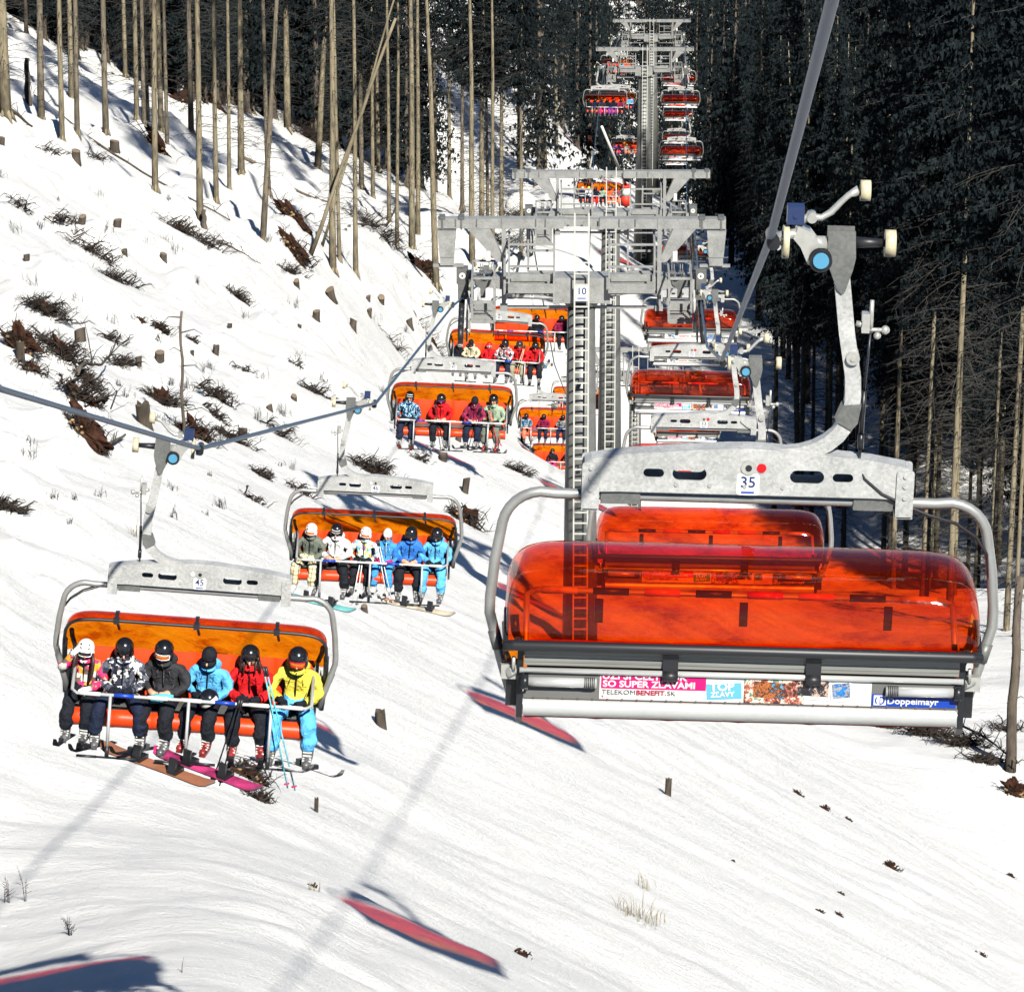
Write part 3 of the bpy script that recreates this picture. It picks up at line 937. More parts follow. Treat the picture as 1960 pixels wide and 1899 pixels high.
def plate_kit(num):
    out = []
    for s in (-1, 1):
        mb = MB(); mb.prism(rrect(XB, -1.66, 0.15, 0.15, 0.02), s * 0.087 - 0.0015, s * 0.087 + 0.0015)
        me = mb.mesh("number_plate", M_WHITE)
        t = text_mesh(num, 0.105, M_NAVYTXT, 0.0008, 1.0, 0.001)
        rot = Matrix.Rotation(R(90), 4, 'X') if s < 0 else Matrix.Rotation(R(180), 4, 'Z') @ Matrix.Rotation(R(90), 4, 'X')
        t.transform(Matrix.Translation((XB, s * 0.091, -1.647)) @ rot)
        mb = MB(); mb.box((XB, s * 0.090, -1.716), (0.085, 0.002, 0.012))
        out.append((me, t, mb.mesh("plate_stripe", M_BLUE)))
    return out

CHAIRS = {}
def chair(side, d, label, num=None, ad='phone', roll=2.0, px=None, py=None, closed=None, yaw=0.0, sc=1.0):
    """side R: going away, empty, bubble shut; side L: coming up, bubble open"""
    pts, tb = (RP_R, ROPE_R) if side == 'R' else (RP_L, ROPE_L)
    if py is not None: p = P(px if px is not None else (rx_right(d) if side == 'R' else rx_left(d)), py, d)
    else: p = rope_at(pts, tb, d)
    closed = (side == 'R') if closed is None else closed
    kit = make_kit(closed, ad)
    root = empty("chairlift_chair", p, label=label, cat="lift chair", group="six-seat chairs with orange bubbles on the haul rope")
    base = math.pi if side == 'L' else 0.0
    root.rotation_mode = 'XYZ'
    # roll: viewer's right side lower
    rx = R(roll) if side == 'R' else R(-roll)
    root.rotation_euler = (0, rx, base + R(yaw))
    if sc != 1.0: root.scale = (sc,) * 3
    made = kit.stamp(root)
    if num:
        for me, t, st in plate_kit(num):
            o = obj("number_plate", me, made[kit.beam])
            # digits and stripe belong to the plate: sub-part level, so they hang from the beam beside it
            obj("number_digits", t, made[kit.beam]); obj("plate_stripe", st, made[kit.beam])
    bpy.context.view_layer.update()
    CHAIRS[label] = root
    return root
# ---------------------------------------------------------------- people
M_SKIN = mat("skin", (0.62, 0.33, 0.22), 0.5, 0, 0.08, 8, 0.05)
M_HAIR = mat("dark_hair", (0.03, 0.012, 0.008), 0.5, 0, 0.4, 30, 0.3)
M_BOOT = mat("ski_boot_shell", (0.10, 0.10, 0.105), 0.35, 0.1, 0.7, 25, 0.0)
M_BOOTR = mat("red_and_white_boot_shell", (0.20, 0.02, 0.02), 0.35, 0, 0.8, 14, 0.0)
M_LENS = mat("goggle_lens", (0.03, 0.02, 0.02), 0.08, 0.2, 0.2, 4, 0.0)
M_LENSO = mat("orange_goggle_lens", (0.75, 0.16, 0.02), 0.1, 0.3, 0.4, 6, 0.0)
M_LENSP = mat("purple_goggle_lens", (0.14, 0.03, 0.16), 0.1, 0.3, 0.3, 6, 0.0)

def cloth(name, col, var=0.16):
    if name in MATS: return MATS[name]
    m, nt, b = _nodes(name)
    v = tex_coord(nt, (1, 1, 1))
    f = noise(nt, v, 7.0, 4, 0.6)
    c = ramp(nt, f, [(0.3, tuple(x * (1 - var) for x in col)), (0.7, tuple(min(1, x * (1 + var)) for x in col))])
    nt.links.new(c, b.inputs["Base Color"])
    b.inputs["Roughness"].default_value = 0.8
    b.inputs["Specular IOR Level"].default_value = 0.25
    bump(nt, b, f, 1.0, 0.07)
    MATS[name] = m
    return m

def patterned(name, cols, scale, kind='vor', pos=None):
    if name in MATS: return MATS[name]
    m, nt, b = _nodes(name)
    v = tex_coord(nt)
    if kind == 'vor':
        n = nt.nodes.new("ShaderNodeTexVoronoi"); n.inputs["Scale"].default_value = scale
        n.distance = 'CHEBYCHEV'
        nt.links.new(v, n.inputs["Vector"])
        s = nt.nodes.new("ShaderNodeSeparateColor"); nt.links.new(n.outputs["Color"], s.inputs[0]); fac = s.outputs[0]
    elif kind == 'plaid':
        sx = nt.nodes.new("ShaderNodeSeparateXYZ"); nt.links.new(v, sx.inputs[0])
        outs = []
        for ax in (0, 2):
            mu = nt.nodes.new("ShaderNodeMath"); mu.operation = 'MULTIPLY'; mu.inputs[1].default_value = scale
            nt.links.new(sx.outputs[ax], mu.inputs[0])
            fr = nt.nodes.new("ShaderNodeMath"); fr.operation = 'FRACT'; nt.links.new(mu.outputs[0], fr.inputs[0])
            lt = nt.nodes.new("ShaderNodeMath"); lt.operation = 'LESS_THAN'; lt.inputs[1].default_value = 0.14; nt.links.new(fr.outputs[0], lt.inputs[0])
            outs.append(lt.outputs[0])
        ad = nt.nodes.new("ShaderNodeMath"); ad.operation = 'MAXIMUM'; nt.links.new(outs[0], ad.inputs[0]); nt.links.new(outs[1], ad.inputs[1]); fac = ad.outputs[0]
    else:
        fac = noise(nt, v, scale, 2, 0.4)
    r = nt.nodes.new("ShaderNodeValToRGB"); e = r.color_ramp.elements
    while len(e) < len(cols): e.new(0.5)
    lo, hi = (0.0, 1.0) if kind != 'noise' else (0.35, 0.65)
    for k, c in enumerate(cols):
        e[k].position = (lo + (hi - lo) * k / len(cols)) if pos is None else pos[k]; e[k].color = (*c, 1)
    r.color_ramp.interpolation = 'CONSTANT'
    nt.links.new(fac, r.inputs[0]); nt.links.new(r.outputs[0], b.inputs["Base Color"])
    b.inputs["Roughness"].default_value = 0.8
    bump(nt, b, noise(nt, v, 7, 4), 0.8, 0.04)
    MATS[name] = m
    return m

CL = {
    'black': (0.007, 0.009, 0.014), 'navy': (0.008, 0.014, 0.035), 'red': (0.62, 0.008, 0.012), 'yellow': (0.72, 0.60, 0.07),
    'sky blue': (0.10, 0.42, 0.78), 'blue': (0.03, 0.16, 0.55), 'mid blue': (0.05, 0.27, 0.62), 'grey': (0.10, 0.10, 0.095), 'charcoal': (0.028, 0.028, 0.032),
    'white': (0.78, 0.78, 0.77), 'cream': (0.62, 0.55, 0.36), 'green grey': (0.13, 0.15, 0.12), 'maroon': (0.22, 0.01, 0.05), 'pale green': (0.30, 0.40, 0.28),
    'orange': (0.80, 0.14, 0.04), 'pink': (0.70, 0.02, 0.16), 'khaki': (0.30, 0.28, 0.20), 'purple': (0.22, 0.04, 0.28), 'turquoise': (0.10, 0.48, 0.58), 'brown': (0.16, 0.08, 0.05),
    'silver': (0.40, 0.41, 0.42), 'coral': (0.80, 0.20, 0.12)}
def C(n):
    if n == 'black and white': return patterned("black_and_white_print", [(0.012, 0.014, 0.03), (0.08, 0.09, 0.12), (0.78, 0.78, 0.76)], 24, 'vor', [0, 0.35, 0.68])
    if n == 'multicoloured': return patterned("multicoloured_print", [(0.70, 0.02, 0.16), (0.75, 0.74, 0.66), (0.72, 0.34, 0.03), (0.62, 0.02, 0.12), (0.16, 0.10, 0.07), (0.7, 0.68, 0.6)], 11)
    if n == 'checked pastel': return patterned("checked_pastel_print", [(0.75, 0.75, 0.70), (0.2, 0.5, 0.65), (0.72, 0.72, 0.68), (0.7, 0.55, 0.12), (0.78, 0.78, 0.75), (0.3, 0.2, 0.35)], 20)
    if n == 'blue camouflage': return patterned("blue_camouflage_print", [(0.005, 0.02, 0.06), (0.02, 0.12, 0.28), (0.35, 0.58, 0.68), (0.01, 0.04, 0.1)], 13, 'noise')
    if n == 'plaid': return patterned("cream_plaid", [(0.66, 0.58, 0.36), (0.12, 0.10, 0.06)], 11, 'plaid', [0, 0.5])
    if n == 'red pattern': return patterned("dark_red_print_cloth", [(0.10, 0.005, 0.03), (0.42, 0.01, 0.08), (0.16, 0.005, 0.04)], 16, 'noise')
    if n == 'grey and white': return patterned("grey_and_white_print", [(0.12, 0.12, 0.13), (0.7, 0.7, 0.7), (0.5, 0.03, 0.05), (0.15, 0.15, 0.16)], 7, 'noise')
    if n == 'grey camouflage': return patterned("grey_camouflage_print", [(0.03, 0.03, 0.035), (0.12, 0.12, 0.13), (0.3, 0.3, 0.3)], 12, 'noise')
    if n == 'floral': return patterned("floral_print", [(0.02, 0.015, 0.02), (0.5, 0.05, 0.1), (0.03, 0.02, 0.03), (0.5, 0.4, 0.35)], 15)
    return cloth("cloth_" + n.replace(' ', '_'), CL[n])

BODY = {}
def body_mesh(pose):
    """one continuous seated figure from a skinned skeleton; slots: skin, jacket, trousers, gloves, boots"""
    if pose in BODY: return BODY[pose]
    V = []; E = []; RD = []; SEG = []
    def pt(p, r): V.append(p); RD.append(r if isinstance(r, tuple) else (r, r)); return len(V) - 1
    def seg(a, b, part): E.append((a, b)); SEG.append((a, b, part))
    bow = {'bow': 0.09, 'mid': 0.05, 'up': 0.02, 'raise': 0.07, 'splay': 0.06, 'pole': 0.09}[pose]
    pel = pt((0, 0.0, 0.03), (0.165, 0.125))
    sp = pt((0, -0.03, 0.20), (0.165, 0.125)); ch = pt((0, 0.0 + bow * 0.3, 0.38), (0.20, 0.135)); nb = pt((0, 0.01 + bow * 0.6, 0.50), (0.10, 0.085))
    nk = pt((0, 0.03 + bow * 0.9, 0.565), (0.062, 0.062)); hd = pt((0, 0.055 + bow * 1.5, 0.65), (0.083, 0.104)); ht = pt((0, 0.06 + bow * 1.7, 0.735), (0.07, 0.08))
    seg(pel, sp, 1); seg(sp, ch, 1); seg(ch, nb, 1); seg(nb, nk, 1); seg(nk, hd, 0); seg(hd, ht, 0)
    sw = {'bow': 0, 'mid': 0.02, 'up': 0.0, 'raise': -0.02, 'splay': 0.10, 'pole': 0.05}[pose]
    for s in (-1, 1):
        hip = pt((s * 0.10, 0.08, 0.0), 0.115); kn = pt((s * (0.145 + sw), 0.47, 0.035), 0.100)
        cf = pt((s * (0.155 + sw * 1.1), 0.49, -0.16), 0.100); an = pt((s * (0.15 + sw * 1.3), 0.47 + (0.03 if s > 0 else 0), -0.36), 0.094)
        an2 = pt((s * (0.15 + sw * 1.3), 0.47, -0.40), 0.060)
        to = pt((s * (0.16 + sw * 1.4), 0.56, -0.47), 0.05)
        seg(pel, hip, 2); seg(hip, kn, 2); seg(kn, cf, 2); seg(cf, an, 2); seg(an, an2, 4); seg(an2, to, 4)
        sh = pt((s * 0.185, 0.01 + bow * 0.4, 0.44), 0.085)
        if pose == 'raise' and s > 0:
            el = pt((s * 0.30, 0.20, 0.36), 0.062); wr = pt((s * 0.16, 0.26, 0.62), 0.044); ha = pt((s * 0.09, 0.24, 0.70), 0.035)
        elif pose == 'pole' and s > 0:
            el = pt((s * 0.29, 0.09, 0.20), 0.066); wr = pt((s * 0.17, 0.36, 0.20), 0.046); ha = pt((s * 0.13, 0.43, 0.21), 0.038)
        elif pose == 'up':
            el = pt((s * 0.30, 0.04, 0.18), 0.066); wr = pt((s * 0.16, 0.34, 0.17), 0.046); ha = pt((s * 0.10, 0.41, 0.17), 0.037)
        else:
            el = pt((s * 0.285, 0.07, 0.19), 0.068); wr = pt((s * 0.11, 0.31, 0.16), 0.047); ha = pt((s * 0.055, 0.38, 0.165), 0.037)
        seg(ch, sh, 1); seg(sh, el, 1); seg(el, wr, 1); seg(wr, ha, 3)
    me = bpy.data.meshes.new("skeleton")
    me.from_pydata(V, E, []); me.update()
    o = bpy.data.objects.new("skeleton", me); COL.objects.link(o)
    md = o.modifiers.new("skin", 'SKIN'); md.branch_smoothing = 0.6; md.use_smooth_shade = True
    for i, sv in enumerate(me.skin_vertices[0].data):
        sv.radius = RD[i]; sv.use_root = (i == 0)
    ss = o.modifiers.new("sub", 'SUBSURF'); ss.levels = 2; ss.render_levels = 2
    dg = bpy.context.evaluated_depsgraph_get(); dg.update()
    out = bpy.data.meshes.new_from_object(o.evaluated_get(dg))
    bpy.data.objects.remove(o); bpy.data.meshes.remove(me)
    out.name = "body_" + pose
    # folds in the clothes
    n = len(out.vertices)
    co = np.empty(n * 3); out.vertices.foreach_get("co", co); co = co.reshape(-1, 3)
    no = np.empty(n * 3); out.vertices.foreach_get("normal", no); no = no.reshape(-1, 3)
    seed = len(BODY) * 3.7
    w = fbm(co[:, 2] * 11 + seed + co[:, 0] * 4, co[:, 0] * 7 + co[:, 1] * 9, 3) * 0.040
    head = co[:, 2] > 0.55
    w[head] = 0
    co = co + no * w[:, None]
    out.vertices.foreach_set("co", co.ravel())
    Va = np.array(V)
    A = Va[[s[0] for s in SEG]]; B = Va[[s[1] for s in SEG]]; part = np.array([s[2] for s in SEG])
    k = len(out.polygons); cen = np.empty(k * 3); out.polygons.foreach_get("center", cen); cen = cen.reshape(-1, 3)
    D = B - A
    t = ((cen[:, None, :] - A) * D).sum(-1) / (D * D).sum(-1); t = np.clip(t, 0, 1)
    dist = np.linalg.norm(cen[:, None, :] - (A + t[..., None] * D), axis=-1)
    mi = part[dist.argmin(1)]
    mi[(cen[:, 2] < 0.03) & (mi == 1)] = 2
    for _ in range(5): out.materials.append(M_SKIN)
    out.polygons.foreach_set("material_index", mi.astype(np.int32))
    out.polygons.foreach_set("use_smooth", np.ones(k, bool))
    out.update()
    info = {'head': Vector(V[hd]), 'top': Vector(V[ht]), 'hands': [], 'ank': []}
    names = [i for i, s in enumerate(SEG) if s[2] == 3]
    for i in names: info['hands'].append((Vector(V[SEG[i][0]]), Vector(V[SEG[i][1]])))
    for i, s in enumerate(SEG):
        if s[2] == 4 and SEG[i - 1][2] == 2: info['ank'].append((Vector(V[s[0]]), Vector(V[s[1]])))
    BODY[pose] = (out, info)
    return BODY[pose]

ACC = {}
def accessory(pose, what):
    key = (pose, what)
    if key in ACC: return ACC[key]
    me, info = body_mesh(pose)
    h = info['head']; tilt = Matrix.Rotation({'bow': -0.22, 'mid': -0.08, 'up': 0.06, 'raise': -0.10, 'splay': -0.30, 'pole': -0.2}[pose], 3, 'X')
    mb = MB()
    if what == 'helmet':
        mb.ell(h + tilt @ Vector((0, -0.008, 0.052)), (0.118, 0.128, 0.122), 18, 10, -0.22, 1.0, tilt)
        mb.grid(lambda u, v: h + tilt @ Vector((0.10 * math.sin((u - .5) * 2.2), 0.112 * math.cos((u - .5) * 2.2) + 0.012 * v, 0.060 + 0.008 * v)), 8, 2)
        for s in (-1, 1): mb.ell(h + tilt @ Vector((s * 0.098, 0.0, -0.02)), (0.025, 0.055, 0.06), 10, 6, rot=tilt)
    elif what == 'vents':
        for s in (-1, 1):
            for a in (0.35, 0.8):
                p = h + tilt @ Vector((s * 0.045, 0.118 * math.cos(a), 0.045 + 0.118 * math.sin(a)))
                mb.bar(p, p + tilt @ Vector((s * 0.02, -0.012, 0.022)), 0.012, 0.01)
    elif what == 'goggles':
        def f(u, v):
            a = (u - 0.5) * 2.0
            return h + tilt @ Vector((0.100 * math.sin(a), 0.122 * math.cos(a) + 0.014 * math.sin(math.pi * v), -0.030 + 0.064 * v + 0.004 * math.cos(a * 3)))
        mb.mi(0); mb.grid(f, 12, 4); 
        mb.mi(1); mb.tube([f(i / 12, 0) for i in range(13)], 0.008, 6); mb.tube([f(i / 12, 1) for i in range(13)], 0.008, 6)
        mb.tube([f(0, 0), f(0, 1)], 0.008, 6); mb.tube([f(1, 0), f(1, 1)], 0.008, 6)
    elif what == 'goggles_up':
        def f(u, v):
            a = (u - 0.5) * 1.7
            return h + tilt @ Vector((0.105 * math.sin(a), 0.128 * math.cos(a) + 0.008 * math.sin(math.pi * v), 0.055 + 0.055 * v))
        mb.mi(0); mb.grid(f, 12, 4)
        mb.mi(1); mb.tube([f(i / 12, 0) for i in range(13)], 0.007, 6); mb.tube([f(i / 12, 1) for i in range(13)], 0.007, 6)
    elif what == 'beanie':
        mb.ell(h + tilt @ Vector((0, -0.008, 0.05)), (0.098, 0.115, 0.13), 16, 10, -0.35, 1.0, tilt)
    elif what == 'balaclava':
        mb.ell(h + tilt @ Vector((0, 0.0, 0.05)), (0.100, 0.118, 0.125), 16, 10, -0.15, 1.0, tilt)
        mb.ell(h + tilt @ Vector((0, 0.0, -0.05)), (0.098, 0.118, 0.075), 16, 8, rot=tilt)
    elif what == 'face':
        mb.mi(0); mb.ell(h + tilt @ Vector((0, 0.112, -0.028)), (0.014, 0.024, 0.026), 8, 6, rot=tilt)
        mb.mi(1)
        for s in (-1, 1): mb.ell(h + tilt @ Vector((s * 0.032, 0.098, 0.0)), (0.014, 0.008, 0.006), 8, 4, rot=tilt)
        mb.mi(2); mb.ell(h + tilt @ Vector((0, 0.100, -0.062)), (0.024, 0.008, 0.006), 8, 4, rot=tilt)
    elif what == 'hair':
        for k in range(26):
            a = -1.9 + 3.8 * k / 25
            p = h + tilt @ Vector((0.095 * math.sin(a + math.pi) , -0.02 - 0.09 * math.cos(a), 0.0))
            q = p + Vector((rnd.uniform(-.03, .03), rnd.uniform(-.01, .05), -0.10)); r_ = q + Vector((rnd.uniform(-.03, .03), rnd.uniform(0, .04), -0.10))
            mb.tube([p, q, r_], [0.022, 0.022, 0.008], 5)
    elif what == 'longhair':
        for s in (-1, 1):
            for k in range(7):
                p = h + Vector((s * (0.085 + 0.004 * k), 0.0 + 0.01 * k, 0.0))
                mb.tube([p, p + Vector((s * 0.02, 0.03, -0.15)), p + Vector((s * 0.02, 0.05, -0.28)), p + Vector((s * 0.0, 0.06, -0.40))], [0.02, 0.026, 0.022, 0.006], 5)
    elif what == 'collar':
        def f(u, v):
            a = 2 * math.pi * u
            rr = 0.100 - 0.010 * v
            return Vector((0, h.y - 0.045, h.z - 0.135)) + Vector((rr * math.sin(a), rr * math.cos(a) * 0.95, 0.075 * v - 0.03 * math.cos(a)))
        mb.grid(f, 16, 3)
    elif what == 'hood':
        mb.ell(Vector((0, h.y - 0.13, h.z - 0.11)), (0.15, 0.08, 0.09), 14, 8)
    elif what == 'pockets':
        for s in (-1, 1):
            mb.tube([(s * 0.07, 0.150, 0.40), (s * 0.085, 0.140, 0.32)], 0.004, 4)
            mb.tube([(s * 0.13, 0.115, 0.22), (s * 0.10, 0.125, 0.13)], 0.004, 4)
        mb.tube([(0.14, 0.10, 0.08), (0.07, 0.145, 0.07), (0, 0.155, 0.07), (-0.07, 0.145, 0.07), (-0.14, 0.10, 0.08)], 0.006, 4)
    elif what == 'zip':
        mb.tube([(0, h.y + 0.075, h.z - 0.13), (0, 0.155, 0.42), (0, 0.135, 0.30), (0, 0.115, 0.16)], 0.007, 5)
    elif what in ('glove_a', 'glove_b'):
        w, ha = info['hands'][0 if what == 'glove_a' else 1]
        d = (ha - w).normalized(); s = -1 if what == 'glove_a' else 1
        sd = d.cross(Vector((0, 0, 1))); sd = sd.normalized() if sd.length > .2 else Vector((1, 0, 0)); up = sd.cross(d)
        mb.tube([w - d * 0.02, w + d * 0.03, ha + d * 0.02, ha + d * 0.045], [0.043, 0.036, 0.044, 0.03], 10)
        for i, ln in enumerate((0.062, 0.075, 0.070, 0.055)):
            p = ha + d * 0.03 + sd * (-0.033 + 0.022 * i)
            q = p + d * ln * 0.5 - up * 0.008; r_ = q + d * ln * 0.25 - up * ln * 0.5
            mb.tube([p, q, r_], [0.0125, 0.0125, 0.009], 6)
        p = w + d * 0.045 + sd * 0.035 * -s
        mb.tube([p, p + sd * 0.025 * -s + d * 0.03, p + sd * 0.02 * -s + d * 0.06 - up * 0.015], [0.014, 0.013, 0.010], 6)
    elif what in ('boot_a', 'boot_b'):
        a, b_ = info['ank'][0 if what == 'boot_a' else 1]
        mb.mi(0)
        mb.tube([a + Vector((0, -0.01, 0.05)), b_ + Vector((0, 0.0, 0.0)), b_ + Vector((0, 0.02, -0.06))], [0.070, 0.068, 0.062], 10)
        mb.tube([b_ + Vector((0, -0.09, -0.075)), b_ + Vector((0, 0.0, -0.06)), b_ + Vector((0, 0.10, -0.07)), b_ + Vector((0, 0.19, -0.085)), b_ + Vector((0, 0.23, -0.09))], [0.045, 0.062, 0.056, 0.050, 0.028], 10)
        mb.box(b_ + Vector((0, 0.06, -0.125)), (0.085, 0.30, 0.02))
        mb.mi(1)
        for k, (yy, zz) in enumerate(((0.065, 0.035), (0.072, -0.005), (0.10, -0.03), (0.15, -0.04))):
            mb.box(b_ + Vector((0, yy, zz)), (0.10, 0.02, 0.014))
    elif what == 'snowboard_boots':
        for a, b_ in info['ank']:
            mb.tube([a + Vector((0, -0.01, 0.05)), b_ + Vector((0, 0.0, -0.05)), b_ + Vector((0, 0.14, -0.085))], [0.075, 0.072, 0.055], 10)
    ACC[key] = mb
    return mb

def person(ch, xv, label, jacket, trousers, hat='black', head='helmet', gog=None, pose='bow', gloves='black', boots=M_BOOT, hair=None, s=1.0, hood=False, zipc=None, simple=False, strap='white', dz=0.0, extra=None):
    """xv: metres to the viewer's right of the chair centre"""
    root = empty("person", label=label, cat="person", group="riders sitting on the chairs")
    cm = ch.matrix_world
    base = cm @ Matrix.Translation((XB - xv, -0.17, -3.225 + dz)) @ Matrix.Rotation(R(rnd.uniform(-13, 13)), 4, 'Z') @ Matrix.Rotation(R(rnd.uniform(-3.5, 3.5)), 4, 'Y') @ Matrix.Diagonal((s * 0.96, s * 0.94, s * 0.93, 1))
    root.matrix_world = base
    me, info = body_mesh(pose)
    o = obj("body", me, root)
    gm = C(gloves) if gloves != 'skin' else M_SKIN
    for i, m in enumerate((M_SKIN, C(jacket), C(trousers), gm, boots)):
        o.material_slots[i].link = 'OBJECT'; o.material_slots[i].material = m
    def acc(what, name, mats):
        me = accessory(pose, what).mesh(name, mats)
        return obj(name, me, root)
    hatm = {'helmet': lambda n: mat("glossy_%s_helmet" % n.replace(' ', '_'), CL[n], 0.22, 0.0, 0.05, 4, 0.0)}.get(head, lambda n: C(n))(hat)
    if head == 'helmet':
        acc('helmet', "helmet", hatm)
        if not simple: acc('vents', "helmet_vent", M_BLACK)
    elif head: acc(head, {'beanie': "knitted_hat", 'balaclava': "balaclava"}[head], hatm)
    if not simple: acc('face', "facial_features", [M_SKIN, M_BLACK, mat("lips", (0.35, 0.1, 0.08), 0.5)])
    if gog:
        lens, up = gog
        acc('goggles_up' if up else 'goggles', "ski_goggles", [{'dark': M_LENS, 'orange': M_LENSO, 'purple': M_LENSP}[lens], C(strap)])
    if hair: acc(hair, "hair", M_HAIR)
    if not simple: acc('collar', "jacket_collar", C(jacket))
    if hood: acc('hood', "jacket_hood", C(jacket))
    zipc = zipc or (None if simple else ('black' if jacket not in ('black', 'charcoal', 'navy') else 'grey'))
    if zipc: acc('zip', "jacket_zip", C(zipc))
    if not simple: acc('pockets', "jacket_pocket_seams", C(zipc))["kind"] = "stuff"
    acc('glove_a', "glove" if gloves != 'skin' else "hand", gm); acc('glove_b', "glove" if gloves != 'skin' else "hand", gm)
    acc('boot_a', "ski_boot", [boots, M_BLACK if simple else M_WHITE]); acc('boot_b', "ski_boot", [boots, M_BLACK if simple else M_WHITE])
    root['boots'] = 1
    return root

def ski_mesh(col, L=1.6, w=0.09):
    mb = MB()
    def f(u, v):
        y = -L * 0.45 + L * u
        ww = w * (1 - 0.25 * math.sin(math.pi * u)) * min(1, (1 - u) * 9 + 0.25) ** 0.5
        z = 0.20 * max(0, (u - 0.86) / 0.14) ** 2 * 0.55
        return Vector((ww * (v - 0.5), y, z))
    mb.grid(f, 18, 2); 
    g2 = lambda u, v: f(u, 1 - v) - Vector((0, 0, 0.014))
    mb.grid(g2, 18, 2)
    return mb.mesh("ski", col)
def skis(pr, label, colname='black', L=1.55, yaw=0.0, bind=True):
    """two skis clamped under the boots of a rider"""
    me, info = BODY[pr['pose']] if 'pose' in pr else BODY['bow']
    root = empty("ski_pair", label=label, cat="skis", group="skis worn by the riders")
    root.matrix_world = pr.matrix_world
    m = {'red': M_SIGNRED}.get(colname) or C(colname)
    for k, (a, b_) in enumerate(info['ank']):
        o = obj("ski", ski_mesh(m, L), root, loc=b_ + Vector((0, 0.05, -0.15)), rot=(R(13), 0, R(yaw + rnd.uniform(-6, 6))))
        mb = MB(); mb.box((0, 0.20, 0.03), (0.07, 0.07, 0.05)); mb.box((0, -0.14, 0.035), (0.07, 0.09, 0.07))
        obj("binding", mb.mesh("binding", M_BLACKM), o)
    return root
def snowboard(ch, xv, y, z, yaw, label, top, L=1.5):
    root_m = ch.matrix_world @ Matrix.Translation((XB - xv, y, z)) @ Matrix.Rotation(R(yaw), 4, 'Z') @ Matrix.Rotation(R(-4), 4, 'X')
    mb = MB()
    def outl(u):
        yy = -L / 2 + L * u; e = min(u, 1 - u) * L
        w = 0.135 * (1 - 0.16 * math.sin(math.pi * u)) * min(1, math.sqrt(max(0, 1 - (max(0, 0.14 - e) / 0.14) ** 2)) + 0.02)
        return yy, w, 0.06 * max(0, (0.2 - e) / 0.2) ** 2
    for dz, fl in ((0, False), (-0.012, True)):
        def f(u, v, dz=dz, fl=fl):
            yy, w, zz = outl(u); v = 1 - v if fl else v
            return Vector((w * (2 * v - 1), yy, zz + dz))
        mb.mi(1 if fl else 0); mb.grid(f, 24, 2)
    o = obj("snowboard", mb.mesh("snowboard", [top, M_BLACK]))
    o.matrix_world = root_m
    tag(o, label, "snowboard", "boards hanging from riders' feet")
    for yy in (-0.25, 0.25):
        m2 = MB(); m2.box((0, yy, 0.03), (0.20, 0.12, 0.05)); m2.box((0.09, yy, 0.12), (0.03, 0.10, 0.18)); m2.box((-0.03, yy, 0.11), (0.10, 0.05, 0.02))
        obj("board_binding", m2.mesh("board_binding", M_BLACKM), o)
    return o
def poles(ch, a, b, label, col='black', basket='black', n=2):
    root = empty("ski_poles", label=label, cat="ski poles", group="ski poles held by the riders")
    root.matrix_world = ch.matrix_world
    a = Vector(a); b = Vector(b)
    a.x = XB - a.x; b.x = XB - b.x
    for i in range(n):
        da = Vector((0.03 * i, 0.0, 0)); db = Vector((0.09 * i, 0.03 * i, 0.04 * i))
        mb = MB(); mb.tube([a + da, b + db], 0.009, 6)
        p = obj("ski_pole", mb.mesh("ski_pole", C(col)), root)
        mb = MB(); mb.tube([a + da, a + da + (b - a).normalized() * 0.12], [0.02, 0.016], 8)
        obj("pole_grip", mb.mesh("pole_grip", M_BLACK), p)
        q = b + db - (b - a).normalized() * 0.06
        mb = MB(); mb.cyl(q, q + (b - a).normalized() * 0.012, 0.035, 10)
        obj("pole_basket", mb.mesh("pole_basket", C(basket)), p)
    return root
# ---------------------------------------------------------------- lift towers
def rail_frame(mb, x0, x1, z0, z1, y, t=0.045, mids=(), posts=()):
    for z in (z0, z1) + tuple(mids): mb.bar((x0, y, z), (x1, y, z), t)
    for x in (x0, x1) + tuple(posts): mb.bar((x, y, z0), (x, y, z1), t, t)

